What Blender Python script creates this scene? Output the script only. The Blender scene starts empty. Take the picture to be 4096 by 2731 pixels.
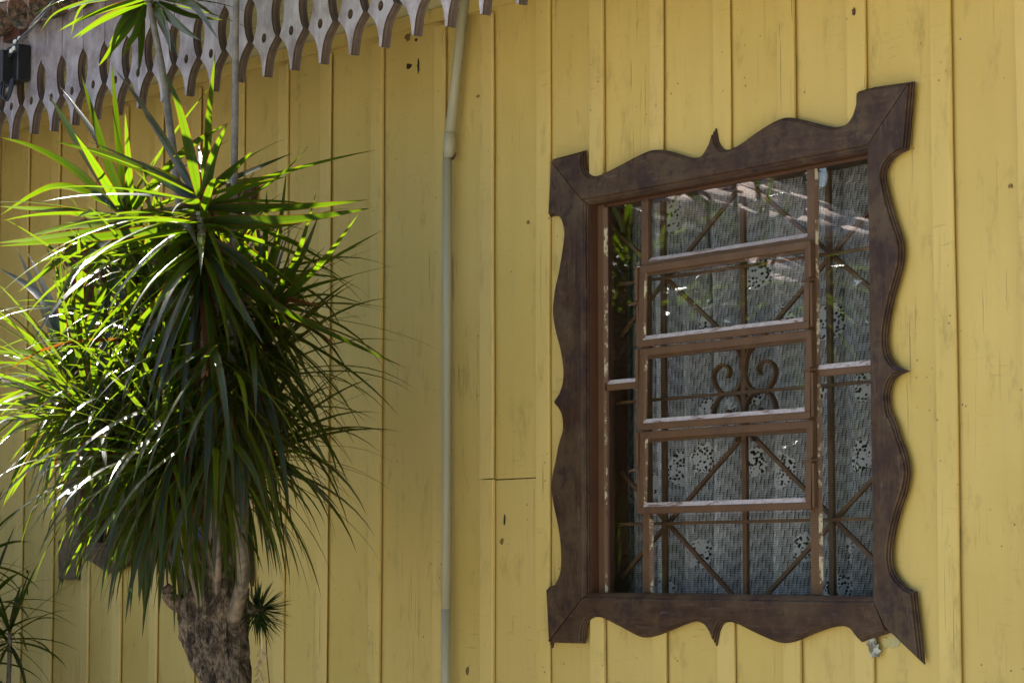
import bpy, bmesh, math, random
from mathutils import Vector, Matrix, noise
random.seed(7)
scene = bpy.context.scene
COL = scene.collection
# ------------------------------------------------------------------ camera
IMG_W, IMG_H, FPX = 4096.0, 2731.0, 9930.0
VANISH_X, HORIZON_Y = -5250.0, 2262.0
PITCH = math.atan((HORIZON_Y - IMG_H/2)/FPX)
YAW = math.atan((IMG_W/2 - VANISH_X)/math.hypot(FPX, HORIZON_Y - IMG_H/2))
CAM = Vector((0.0, -4.46, 1.6))
FWD = Vector((-math.cos(YAW)*math.cos(PITCH), math.sin(YAW)*math.cos(PITCH), math.sin(PITCH)))
RGT = Vector((math.sin(YAW), math.cos(YAW), 0.0))
UPV = RGT.cross(FWD)
cam_data = bpy.data.cameras.new('camera'); cam = bpy.data.objects.new('camera', cam_data); COL.objects.link(cam)
cam_data.sensor_width = 36.0; cam_data.sensor_fit = 'HORIZONTAL'; cam_data.lens = FPX/IMG_W*36.0
cam_data.clip_start = 0.05; cam_data.clip_end = 600.0
rot = Matrix((RGT, UPV, -FWD)).transposed()
cam.matrix_world = Matrix.Translation(CAM) @ rot.to_4x4()
scene.camera = cam
# ------------------------------------------------------------------ light
SUN_DIR = Vector((-0.70, 0.060, 0.71)).normalized()
world = bpy.data.worlds.new('World'); scene.world = world; world.use_nodes = True
wn = world.node_tree; wn.nodes.clear()
sky = wn.nodes.new('ShaderNodeTexSky'); sky.sky_type = 'NISHITA'; sky.sun_disc = False
sky.sun_elevation = math.asin(SUN_DIR.z); sky.sun_rotation = math.atan2(SUN_DIR.x, SUN_DIR.y)
bg = wn.nodes.new('ShaderNodeBackground'); bg.inputs[1].default_value = 0.055
wo = wn.nodes.new('ShaderNodeOutputWorld')
wn.links.new(sky.outputs[0], bg.inputs[0]); wn.links.new(bg.outputs[0], wo.inputs[0])
sun_data = bpy.data.lights.new('sun', 'SUN'); sun_data.energy = 5.0; sun_data.angle = math.radians(0.5); sun_data.color = (1.0, 0.95, 0.86)
sun = bpy.data.objects.new('sun', sun_data); COL.objects.link(sun)
sun.rotation_euler = SUN_DIR.to_track_quat('Z', 'Y').to_euler(); sun.location = (-8, 0, 9)
scene.view_settings.view_transform = 'Standard'; scene.view_settings.look = 'None'
scene.view_settings.exposure = 2.6; scene.view_settings.gamma = 1.0
scene.render.engine = 'CYCLES'
scene.cycles.max_bounces = 10; scene.cycles.transparent_max_bounces = 24

# ------------------------------------------------------------------ helpers
def at(px, py, Y=0.0):
    """photograph pixel -> point on the plane at distance Y from the wall face"""
    d = FWD + RGT*((px - IMG_W/2)/FPX) - UPV*((py - IMG_H/2)/FPX)
    return CAM + d*((Y - CAM.y)/d.y)
def pix(p):
    v = Vector(p) - CAM; d = v.dot(FWD)
    return IMG_W/2 + FPX*v.dot(RGT)/d, IMG_H/2 - FPX*v.dot(UPV)/d, d

class N:
    """tiny node-graph helper"""
    def __init__(s, name):
        s.m = bpy.data.materials.new(name); s.m.use_nodes = True
        s.t = s.m.node_tree; s.t.nodes.clear()
        s.out = s.t.nodes.new('ShaderNodeOutputMaterial')
    def n(s, typ, **kw):
        nd = s.t.nodes.new(typ)
        for k, v in kw.items():
            if k.startswith('i_'):
                key = k[2:]; key = int(key) if key.isdigit() else key.replace('_', ' ')
                s.put(nd.inputs[key], v)
            else: setattr(nd, k, v)
        return nd
    def put(s, inp, v):
        if isinstance(v, bpy.types.NodeSocket): s.t.links.new(v, inp)
        elif isinstance(v, bpy.types.Node): s.t.links.new(v.outputs[0], inp)
        else:
            if hasattr(inp.default_value, '__len__') and not isinstance(v, (int, float)) and len(inp.default_value) == 4 and len(v) == 3: v = (*v, 1.0)
            inp.default_value = v
    def math(s, op, a, b=None, c=None):
        nd = s.t.nodes.new('ShaderNodeMath'); nd.operation = op
        for i, v in enumerate((a, b, c)):
            if v is not None: s.put(nd.inputs[i], v)
        return nd.outputs[0]
    def mix(s, fac, a, b, blend='MIX'):
        nd = s.t.nodes.new('ShaderNodeMix'); nd.data_type = 'RGBA'; nd.blend_type = blend
        s.put(nd.inputs[0], fac); s.put(nd.inputs[6], a); s.put(nd.inputs[7], b)
        return nd.outputs[2]
    def ramp(s, fac, stops):
        nd = s.t.nodes.new('ShaderNodeValToRGB'); s.put(nd.inputs[0], fac)
        e = nd.color_ramp.elements
        while len(e) < len(stops): e.new(0.5)
        for el, (p, c) in zip(e, stops):
            el.position = p; el.color = (*c, 1.0) if len(c) == 3 else c
        return nd.outputs[0]
    def rampv(s, fac, lo, hi, v0=0.0, v1=1.0):
        nd = s.t.nodes.new('ShaderNodeMapRange'); s.put(nd.inputs[0], fac)
        for i, v in zip((1, 2, 3, 4), (lo, hi, v0, v1)): nd.inputs[i].default_value = v
        return nd.outputs[0]
    def coords(s, scale=(1, 1, 1), kind='Object', loc=None):
        tc = s.t.nodes.new('ShaderNodeTexCoord'); mp = s.t.nodes.new('ShaderNodeMapping')
        s.t.links.new(tc.outputs[kind], mp.inputs[0]); mp.inputs['Scale'].default_value = scale
        if loc is not None: s.put(mp.inputs['Location'], loc)
        return mp.outputs[0]
    def noise(s, vec, scale, detail=4.0, rough=0.55, dist=0.0):
        nd = s.t.nodes.new('ShaderNodeTexNoise'); s.put(nd.inputs['Vector'], vec)
        nd.inputs['Scale'].default_value = scale; nd.inputs['Detail'].default_value = detail
        nd.inputs['Roughness'].default_value = rough; nd.inputs['Distortion'].default_value = dist
        return nd.outputs[0]
    def voro(s, vec, scale, feature='F1', out=0, rnd=1.0):
        nd = s.t.nodes.new('ShaderNodeTexVoronoi'); nd.feature = feature; s.put(nd.inputs['Vector'], vec)
        nd.inputs['Scale'].default_value = scale; nd.inputs['Randomness'].default_value = rnd
        return nd.outputs[out]
    def bump(s, h, strength=0.3, dist=0.01):
        nd = s.t.nodes.new('ShaderNodeBump'); s.put(nd.inputs['Height'], h)
        nd.inputs['Strength'].default_value = strength; nd.inputs['Distance'].default_value = dist
        return nd.outputs[0]
    def rand(s):
        return s.t.nodes.new('ShaderNodeObjectInfo').outputs['Random']
    def rand_offset(s, k=37.0):
        cx = s.t.nodes.new('ShaderNodeCombineXYZ'); r = s.rand()
        s.put(cx.inputs[0], s.math('MULTIPLY', r, k)); s.put(cx.inputs[2], s.math('MULTIPLY', r, k*1.7))
        return cx.outputs[0]
    def principled(s, color, rough=0.6, normal=None, spec=0.5, **kw):
        p = s.t.nodes.new('ShaderNodeBsdfPrincipled')
        s.put(p.inputs['Base Color'], color); s.put(p.inputs['Roughness'], rough)
        s.put(p.inputs['Specular IOR Level'], spec)
        if normal is not None: s.put(p.inputs['Normal'], normal)
        for k, v in kw.items(): s.put(p.inputs[k.replace('_', ' ')], v)
        return p
    def done(s, shader):
        s.put(s.out.inputs['Surface'], shader.outputs[0] if isinstance(shader, bpy.types.Node) else shader)
        return s.m

# ------------------------------------------------------------------ materials
def mat_yellow(name, base, dark):
    g = N(name)
    off = g.rand_offset()
    vec = g.coords(loc=off)
    big = g.noise(vec, 1.6, 5, 0.6)
    streak = g.noise(g.coords((26, 26, 0.9), loc=off), 1.0, 4, 0.6)
    col = g.mix(g.rampv(big, 0.3, 0.72), base, dark)
    col = g.mix(g.rampv(streak, 0.45, 0.75, 0, 0.38), col, tuple(c*0.80 for c in base))
    col = g.mix(g.math('MULTIPLY', g.rand(), 0.16), col, (base[0]*0.94, base[1]*0.95, base[2]*1.5))
    # fine vertical checks in the paint
    chk = g.noise(g.coords((150, 150, 3.2), loc=off), 1.0, 3, 0.65)
    patch = g.noise(g.coords((5, 5, 1.4), loc=off), 1.0, 2, 0.5)
    crack = g.math('MULTIPLY', g.rampv(chk, 0.63, 0.68), g.rampv(patch, 0.48, 0.66))
    col = g.mix(g.math('MULTIPLY', crack, 0.7), col, (0.08, 0.055, 0.015))
    # horizontal weathering ripples
    rip = g.noise(g.coords((9, 9, 95), loc=off), 1.0, 3, 0.6)
    rp = g.math('MULTIPLY', g.rampv(rip, 0.6, 0.74), g.rampv(g.noise(vec, 3.1, 2), 0.5, 0.64))
    col = g.mix(g.math('MULTIPLY', rp, 0.45), col, (0.16, 0.13, 0.03))
    # small specks and stains
    sp = g.voro(g.coords(loc=off), 26.0)
    spm = g.rampv(sp, 0.055, 0.09, 1, 0)
    gate = g.rampv(g.noise(vec, 5.0, 2), 0.52, 0.58)
    col = g.mix(g.math('MULTIPLY', g.math('MULTIPLY', spm, gate), 0.85), col, (0.07, 0.045, 0.02))
    st = g.noise(g.coords((14, 14, 5), loc=off), 1.0, 6, 0.7)
    col = g.mix(g.rampv(st, 0.55, 0.75, 0, 0.55), col, (0.20, 0.15, 0.045))
    h = g.math('ADD', g.math('MULTIPLY', streak, 0.5), g.math('MULTIPLY', crack, -1.2))
    h = g.math('ADD', h, g.math('MULTIPLY', g.noise(vec, 60, 3), 0.25))
    return g.done(g.principled(col, 0.58, g.bump(h, 0.35, 0.004), 0.32))
M = {}
M['board'] = mat_yellow('yellow_board_paint', (0.565, 0.430, 0.138), (0.475, 0.352, 0.095))
M['batten'] = mat_yellow('yellow_batten_paint', (0.60, 0.460, 0.155), (0.51, 0.382, 0.112))
def mat_wood(name, a, b, c, scale=(1, 1, 1), rough=0.5, grain_axis='x', wear=None, spec=0.4, bumpy=0.35):
    g = N(name); off = g.rand_offset(11.0)
    sc = (3, 30, 30) if grain_axis == 'x' else (30, 30, 3)
    gr = g.noise(g.coords(sc, loc=off), 1.0, 6, 0.65, 0.6)
    bl = g.noise(g.coords(loc=off), 9.0, 5, 0.65)
    col = g.mix(g.rampv(gr, 0.3, 0.7), a, b)
    col = g.mix(g.rampv(bl, 0.38, 0.68), col, c)
    pit = g.voro(g.coords((70, 70, 70), loc=off), 1.0)
    pm = g.math('MULTIPLY', g.rampv(pit, 0.10, 0.2, 1, 0), g.rampv(bl, 0.5, 0.6))
    col = g.mix(g.math('MULTIPLY', pm, 0.7), col, tuple(x*0.25 for x in a))
    if wear:
        wv = g.noise(g.coords((34, 34, 7) if grain_axis != 'x' else (7, 34, 34), loc=off), 1.0, 5, 0.7)
        col = g.mix(g.rampv(wv, 0.56, 0.72, 0, 0.65), col, wear)
    h = g.math('ADD', gr, g.math('MULTIPLY', pm, -1.0))
    return g.done(g.principled(col, g.rampv(bl, 0.3, 0.7, rough-0.1, rough+0.14), g.bump(h, bumpy, 0.004), spec))
def mat_casing(name, axis):
    g = N(name); off = g.rand_offset(11.0)
    sc = (4, 46, 46) if axis == 'x' else (46, 46, 4)
    gr = g.noise(g.coords(sc, loc=off), 1.0, 6, 0.7, 0.7)
    bl = g.noise(g.coords(loc=off), 4.5, 6, 0.7); b2 = g.noise(g.coords((1, 1, 1), loc=(3, 7, 1)), 13.0, 6, 0.72)
    col = g.mix(g.rampv(gr, 0.32, 0.68), (0.022, 0.0095, 0.0052), (0.064, 0.031, 0.016))
    col = g.mix(g.rampv(bl, 0.44, 0.60, 0, 0.8), col, (0.078, 0.050, 0.027))
    col = g.mix(g.rampv(b2, 0.50, 0.62, 0, 0.85), col, (0.024, 0.0105, 0.010))
    col = g.mix(g.rampv(b2, 0.30, 0.42, 0.7, 0), col, (0.105, 0.068, 0.042))
    pit = g.voro(g.coords((70, 70, 70), loc=off), 1.0)
    pm = g.math('MULTIPLY', g.rampv(pit, 0.10, 0.2, 1, 0), g.rampv(bl, 0.5, 0.6))
    col = g.mix(g.math('MULTIPLY', pm, 0.8), col, (0.006, 0.005, 0.004))
    scr = g.noise(g.coords((12, 90, 90) if axis == 'x' else (90, 90, 12), loc=off), 1.0, 4, 0.7)
    col = g.mix(g.rampv(scr, 0.60, 0.72, 0, 0.6), col, (0.14, 0.105, 0.085))
    h = g.math('ADD', gr, g.math('MULTIPLY', pm, -1.2))
    return g.done(g.principled(col, g.rampv(b2, 0.3, 0.7, 0.32, 0.62), g.bump(h, 0.5, 0.004), 0.33))
M['casing'] = mat_casing('dark_casing_wood', 'x'); M['casing_v'] = mat_casing('dark_casing_wood_upright', 'z')
M['sash'] = mat_wood('brown_sash_paint', (0.098, 0.050, 0.022), (0.120, 0.064, 0.030), (0.076, 0.039, 0.018), rough=0.5, grain_axis='z', bumpy=0.15)
M['jamb'] = mat_wood('dark_brown_jamb_paint', (0.066, 0.026, 0.012), (0.085, 0.036, 0.016), (0.055, 0.023, 0.011), rough=0.5, grain_axis='z', bumpy=0.15)
M['valance'] = mat_wood('weathered_grey_valance', (0.320, 0.285, 0.300), (0.450, 0.410, 0.432), (0.190, 0.155, 0.158), rough=0.55, grain_axis='z', wear=(0.56, 0.53, 0.55), spec=0.3)
g = N('valance_edge_brown'); gr = g.noise(g.coords((30, 30, 5)), 1.0, 4)
M['valance_edge'] = g.done(g.principled(g.mix(g.rampv(gr, 0.35, 0.65), (0.075, 0.052, 0.040), (0.145, 0.105, 0.085)), 0.6))
g = N('soffit_paint'); nz = g.noise(g.coords(), 5.0, 4)
M['soffit'] = g.done(g.principled(g.mix(nz, (0.52, 0.49, 0.27), (0.60, 0.57, 0.36)), 0.55))
g = N('old_putty'); v = g.coords(); nz = g.noise(v, 38.0, 5, 0.7); n2 = g.noise(g.coords((9, 60, 60)), 1.0, 6, 0.75, 1.2)
col = g.mix(g.rampv(nz, 0.4, 0.65), (0.50, 0.44, 0.44), (0.36, 0.30, 0.28))
col = g.mix(g.rampv(n2, 0.54, 0.60), col, (0.135, 0.058, 0.028))
M['putty'] = g.done(g.principled(col, 0.65, g.bump(nz, 0.6, 0.004)))
g = N('peeling_putty'); v = g.coords((20, 20, 14)); nz = g.noise(v, 1.0, 6, 0.75); n2 = g.noise(g.coords((60, 60, 30)), 1.0, 5, 0.7)
col = g.mix(g.rampv(nz, 0.52, 0.57), (0.10, 0.05, 0.022), (0.40, 0.35, 0.23))
col = g.mix(g.rampv(n2, 0.58, 0.64), col, (0.06, 0.035, 0.02))
M['peel'] = g.done(g.principled(col, 0.65, g.bump(nz, 0.6, 0.004)))
g = N('window_glass')
geo = g.n('ShaderNodeNewGeometry'); dt = g.n('ShaderNodeVectorMath', operation='DOT_PRODUCT'); g.put(dt.inputs[0], geo.outputs['Normal']); g.put(dt.inputs[1], geo.outputs['Incoming'])
cs = g.math('SUBTRACT', 1.0, g.math('ABSOLUTE', dt.outputs['Value'])); refl = g.math('ADD', 0.055, g.math('MULTIPLY', g.math('POWER', cs, 4.0), 0.945))
gl = g.n('ShaderNodeBsdfGlossy'); gl.inputs['Roughness'].default_value = 0.0
wv = g.bump(g.noise(g.coords(), 4.0, 1, 0.4), 0.05, 0.01); g.put(gl.inputs['Normal'], wv)
tr = g.n('ShaderNodeBsdfTransparent'); tr.inputs[0].default_value = (0.93, 0.95, 0.94, 1)
mx = g.n('ShaderNodeMixShader'); g.put(mx.inputs[0], refl); g.put(mx.inputs[1], tr.outputs[0]); g.put(mx.inputs[2], gl.outputs[0])
M['glass'] = g.done(mx)
g = N('rusty_brown_iron'); nz = g.noise(g.coords(), 45.0, 4)
M['iron'] = g.done(g.principled(g.mix(g.rampv(nz, 0.4, 0.65), (0.135, 0.062, 0.028), (0.085, 0.042, 0.022)), 0.55))
g = N('black_rubber'); M['black'] = g.done(g.principled((0.012, 0.012, 0.014), 0.42))
g = N('cable_grey'); M['cable'] = g.done(g.principled((0.05, 0.055, 0.065), 0.4))
g = N('tie_white'); M['white'] = g.done(g.principled((0.65, 0.7, 0.7), 0.4))
g = N('rusty_plate'); nz = g.noise(g.coords(), 20.0, 4)
M['rust'] = g.done(g.principled(g.mix(nz, (0.06, 0.022, 0.018), (0.11, 0.045, 0.03)), 0.7))
g = N('pipe_paint'); nz = g.noise(g.coords((8, 8, 1.2)), 1.0, 5, 0.6); n2 = g.noise(g.coords((50, 50, 14)), 1.0, 4, 0.7)
col = g.mix(g.rampv(nz, 0.35, 0.65), (0.33, 0.32, 0.22), (0.37, 0.36, 0.26))
col = g.mix(g.rampv(n2, 0.68, 0.74), col, (0.16, 0.12, 0.08))
M['pipe'] = g.done(g.principled(col, 0.42, None, 0.4))
g = N('clay_tile'); nz = g.noise(g.coords(), 14.0, 5, 0.7); n2 = g.noise(g.coords(), 40.0, 4, 0.7)
col = g.mix(g.rampv(nz, 0.42, 0.6), (0.15, 0.07, 0.042), (0.18, 0.135, 0.095)); col = g.mix(g.rampv(n2, 0.46, 0.58), col, (0.035, 0.03, 0.02))
M['tile'] = g.done(g.principled(col, 0.8, g.bump(n2, 0.5, 0.01)))
g = N('pale_clay_tile'); nz = g.noise(g.coords(), 3.0, 5, 0.7); n2 = g.noise(g.coords(), 14.0, 4, 0.7)
col = g.mix(g.rampv(nz, 0.35, 0.65), (0.56, 0.42, 0.37), (0.66, 0.54, 0.49)); col = g.mix(g.rampv(n2, 0.56, 0.68), col, (0.34, 0.24, 0.20))
M['pale_tile'] = g.done(g.principled(col, 0.85))
g = N('plum_paint'); nz = g.noise(g.coords(), 2.0, 3)
M['plum'] = g.done(g.principled(g.mix(nz, (0.085, 0.060, 0.085), (0.11, 0.08, 0.11)), 0.6))
g = N('interior_plaster'); nz = g.noise(g.coords(), 2.0, 3)
M['interior'] = g.done(g.principled(g.mix(nz, (0.13, 0.12, 0.10), (0.17, 0.155, 0.13)), 0.8))
g = N('dark_framing'); M['framing'] = g.done(g.principled((0.05, 0.04, 0.025), 0.8))
g = N('stone_foundation'); nz = g.noise(g.coords(), 6.0, 5); M['stone'] = g.done(g.principled(g.mix(nz, (0.22, 0.2, 0.17), (0.34, 0.31, 0.27)), 0.85))
g = N('ground_paving'); nz = g.noise(g.coords(), 0.6, 6, 0.6); n2 = g.noise(g.coords(), 12.0, 4)
col = g.mix(g.rampv(nz, 0.35, 0.65), (0.30, 0.265, 0.21), (0.22, 0.20, 0.15)); col = g.mix(g.rampv(n2, 0.4, 0.7, 0, 0.4), col, (0.34, 0.30, 0.25))
M['ground'] = g.done(g.principled(col, 0.9))
g = N('dark_veranda_paint'); nz = g.noise(g.coords((2, 2, 0.6)), 3.0, 3); M['veranda'] = g.done(g.principled(g.mix(nz, (0.018, 0.018, 0.012), (0.03, 0.027, 0.018)), 0.7))
g = N('bare_wood_flake'); nz = g.noise(g.coords((60, 60, 25)), 1.0, 5, 0.7); M['flake'] = g.done(g.principled(g.mix(g.rampv(nz, 0.4, 0.6), (0.10, 0.065, 0.02), (0.26, 0.17, 0.04)), 0.8))
g = N('dark_hole'); M['hole'] = g.done(g.principled((0.022, 0.016, 0.008), 0.9))
g = N('pale_primer'); nz = g.noise(g.coords((40, 40, 40)), 1.0, 5, 0.7); M['primer'] = g.done(g.principled(g.mix(g.rampv(nz, 0.5, 0.6), (0.42, 0.43, 0.36), (0.13, 0.12, 0.08)), 0.7))
g = N('green_primer'); nz = g.noise(g.coords((40, 40, 15)), 1.0, 5, 0.7); M['primer_green'] = g.done(g.principled(g.mix(g.rampv(nz, 0.4, 0.62), (0.38, 0.36, 0.19), (0.46, 0.38, 0.14)), 0.7))
# leaves
def mat_leaf(name, diff, trans, edge, rough=0.27):
    g = N(name)
    uv = g.n('ShaderNodeUVMap'); sx = g.n('ShaderNodeSeparateXYZ'); g.put(sx.inputs[0], uv.outputs[0])
    u, vv = sx.outputs[0], sx.outputs[1]
    ed = g.math('ABSOLUTE', g.math('SUBTRACT', u, 0.5))
    em = g.rampv(ed, 0.435, 0.475)
    vein = g.math('SINE', g.math('MULTIPLY', u, 52.0))
    nz = g.noise(g.coords(), 13.0, 3)
    d = g.mix(g.rampv(nz, 0.3, 0.7), diff, tuple(c*1.5 for c in diff))
    t = g.mix(g.rampv(vein, -1, 1, 0, 0.35), trans, tuple(c*0.62 for c in trans))
    mid = g.rampv(ed, 0.02, 0.06, 0.55, 0)
    t = g.mix(mid, t, tuple(c*0.4 for c in trans))
    tipm = g.rampv(vv, 0.93, 1.0, 0, 0.8)
    d = g.mix(em, d, edge); t = g.mix(em, t, (edge[0]*2.2, edge[1]*1.6, edge[2]*1.2))
    d = g.mix(tipm, d, (0.08, 0.042, 0.012)); t = g.mix(tipm, t, (0.13, 0.075, 0.008))
    hb = g.bump(g.math('ADD', vein, g.math('MULTIPLY', nz, 2.0)), 0.16, 0.002)
    p = g.principled(d, rough, hb, 0.38)
    tl = g.n('ShaderNodeBsdfTranslucent'); g.put(tl.inputs[0], t)
    mx = g.n('ShaderNodeMixShader'); mx.inputs[0].default_value = 0.37
    g.put(mx.inputs[1], p.outputs[0]); g.put(mx.inputs[2], tl.outputs[0])
    return g.done(mx)
M['leaf'] = mat_leaf('dracaena_leaf', (0.0036, 0.0100, 0.0052), (0.160, 0.285, 0.0040), (0.13, 0.016, 0.006), 0.21)
M['leaf_dead'] = mat_leaf('dracaena_dead_leaf', (0.09, 0.035, 0.012), (0.20, 0.06, 0.006), (0.2, 0.08, 0.03), 0.5)
M['leaf_air'] = mat_leaf('air_plant_leaf', (0.014, 0.03, 0.012), (0.08, 0.14, 0.015), (0.05, 0.09, 0.03), 0.3)
M['leaf_shrub'] = mat_leaf('shrub_leaf', (0.02, 0.045, 0.01), (0.05, 0.10, 0.006), (0.05, 0.1, 0.02), 0.65)
g = N('pale_stem_bark'); nz = g.noise(g.coords((18, 18, 30)), 1.0, 4, 0.6); ring = g.noise(g.coords((6, 6, 110)), 1.0, 3, 0.6)
col = g.mix(g.rampv(nz, 0.35, 0.65), (0.22, 0.195, 0.155), (0.11, 0.095, 0.075)); sp = g.voro(g.coords(), 95.0)
col = g.mix(g.rampv(sp, 0.12, 0.22, 0.6, 0), col, (0.07, 0.06, 0.05)); col = g.mix(g.rampv(ring, 0.6, 0.72, 0, 0.6), col, (0.12, 0.10, 0.08))
sz = g.n('ShaderNodeSeparateXYZ'); g.put(sz.inputs[0], g.coords()); old = g.math('MULTIPLY', g.rampv(g.math('ADD', sz.outputs[2], g.math('MULTIPLY', nz, 0.25)), 1.72, 2.05, 1, 0), 0.9)
ob = g.noise(g.coords((26, 26, 15)), 1.0, 9, 0.75, 0.6); col = g.mix(old, col, g.mix(g.rampv(ob, 0.40, 0.60), (0.022, 0.016, 0.012), (0.185, 0.142, 0.105)))
M['stem'] = g.done(g.principled(col, 0.5, g.bump(g.math('ADD', ring, g.math('MULTIPLY', nz, 0.5)), 0.45, 0.004), 0.45))
g = N('rough_bark'); nz = g.noise(g.coords((26, 26, 15)), 1.0, 10, 0.75, 0.6); n3 = g.noise(g.coords((70, 70, 34)), 1.0, 8, 0.75, 0.3); vo = g.voro(g.coords((52, 52, 22)), 1.0, 'DISTANCE_TO_EDGE')
col = g.mix(g.rampv(nz, 0.43, 0.57), (0.035, 0.026, 0.019), (0.42, 0.32, 0.235)); col = g.mix(g.rampv(n3, 0.40, 0.56, 0.8, 0), col, (0.045, 0.034, 0.025))
lic = g.noise(g.coords(), 18.0, 5, 0.75); col = g.mix(g.rampv(lic, 0.56, 0.68, 0, 0.6), col, (0.29, 0.25, 0.18)); moss = g.noise(g.coords(loc=(5, 3, 1)), 9.0, 4)
col = g.mix(g.rampv(moss, 0.55, 0.66, 0, 0.8), col, (0.028, 0.024, 0.018))
M['bark'] = g.done(g.principled(col, 0.8, g.bump(g.math('ADD', g.math('MULTIPLY', nz, 2.0), g.math('ADD', n3, g.rampv(vo, 0, 0.15, 0, 0.3))), 1.0, 0.02), 0.25))
g = N('dry_bract'); nz = g.noise(g.coords(), 40.0, 3); tl = g.n('ShaderNodeBsdfTranslucent'); tl.inputs[0].default_value = (0.7, 0.56, 0.2, 1)
p = g.principled(g.mix(nz, (0.80, 0.66, 0.36), (0.85, 0.78, 0.55)), 0.5); mx = g.n('ShaderNodeMixShader'); mx.inputs[0].default_value = 0.4
g.put(mx.inputs[1], p.outputs[0]); g.put(mx.inputs[2], tl.outputs[0]); M['bract'] = g.done(mx)
# lace
g = N('white_lace'); uv = g.n('ShaderNodeUVMap'); sx = g.n('ShaderNodeSeparateXYZ'); g.put(sx.inputs[0], uv.outputs[0]); u, vv = sx.outputs[0], sx.outputs[1]
colm = g.math('FLOOR', g.math('DIVIDE', u, 0.011)); fu = g.math('FRACT', g.math('DIVIDE', u, 0.011))
wnz = g.n('ShaderNodeTexWhiteNoise'); wnz.noise_dimensions = '1D'; g.put(wnz.inputs['W'], colm)
fv = g.math('FRACT', g.math('ADD', g.math('DIVIDE', vv, 0.046), wnz.outputs[0]))
dash = g.math('MULTIPLY', g.math('LESS_THAN', fu, 0.28), g.math('LESS_THAN', fv, 0.5))
solid = g.math('MULTIPLY', g.math('GREATER_THAN', fu, 0.55), g.math('GREATER_THAN', fv, 0.62))
thr = g.math('LESS_THAN', g.math('FRACT', g.math('DIVIDE', vv, 0.0062)), 0.42)
a = g.math('ADD', 0.30, g.math('MULTIPLY', thr, 0.26)); a = g.math('MAXIMUM', a, g.math('MULTIPLY', solid, 0.60)); a = g.math('MULTIPLY', a, g.math('SUBTRACT', 1.0, g.math('MULTIPLY', dash, 0.6)))
uvc = g.n('ShaderNodeCombineXYZ'); g.put(uvc.inputs[0], u); g.put(uvc.inputs[1], vv)
wob = g.noise(uvc.outputs[0], 22.0, 2); fl = g.math('ADD', g.voro(uvc.outputs[0], 5.2, rnd=0.5), g.math('MULTIPLY', g.math('SUBTRACT', wob, 0.5), 0.22)); inside = g.math('LESS_THAN', fl, 0.285)
hol = g.math('LESS_THAN', g.voro(uvc.outputs[0], 105.0, rnd=0.7), 0.47); clus = g.math('GREATER_THAN', g.noise(uvc.outputs[0], 34.0, 1), 0.41)
pa = g.math('MULTIPLY', g.math('SUBTRACT', 1.0, g.math('MULTIPLY', hol, clus)), 0.74)
mixa = g.n('ShaderNodeMix'); g.put(mixa.inputs[0], inside); g.put(mixa.inputs[2], a); g.put(mixa.inputs[3], pa)
df = g.n('ShaderNodeBsdfDiffuse'); df.inputs[0].default_value = (0.82, 0.80, 0.84, 1); tl = g.n('ShaderNodeBsdfTranslucent'); tl.inputs[0].default_value = (0.7, 0.7, 0.73, 1)
ms = g.n('ShaderNodeMixShader'); ms.inputs[0].default_value = 0.25; g.put(ms.inputs[1], df.outputs[0]); g.put(ms.inputs[2], tl.outputs[0])
tr = g.n('ShaderNodeBsdfTransparent'); mo = g.n('ShaderNodeMixShader'); g.put(mo.inputs[0], mixa.outputs[0]); g.put(mo.inputs[1], tr.outputs[0]); g.put(mo.inputs[2], ms.outputs[0])
M['lace'] = g.done(mo)
g = N('blue_cloth'); nz = g.noise(g.coords((40, 40, 40)), 1.0, 2); M['blue'] = g.done(g.principled(g.mix(nz, (0.10, 0.15, 0.24), (0.14, 0.19, 0.28)), 0.8))

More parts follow.
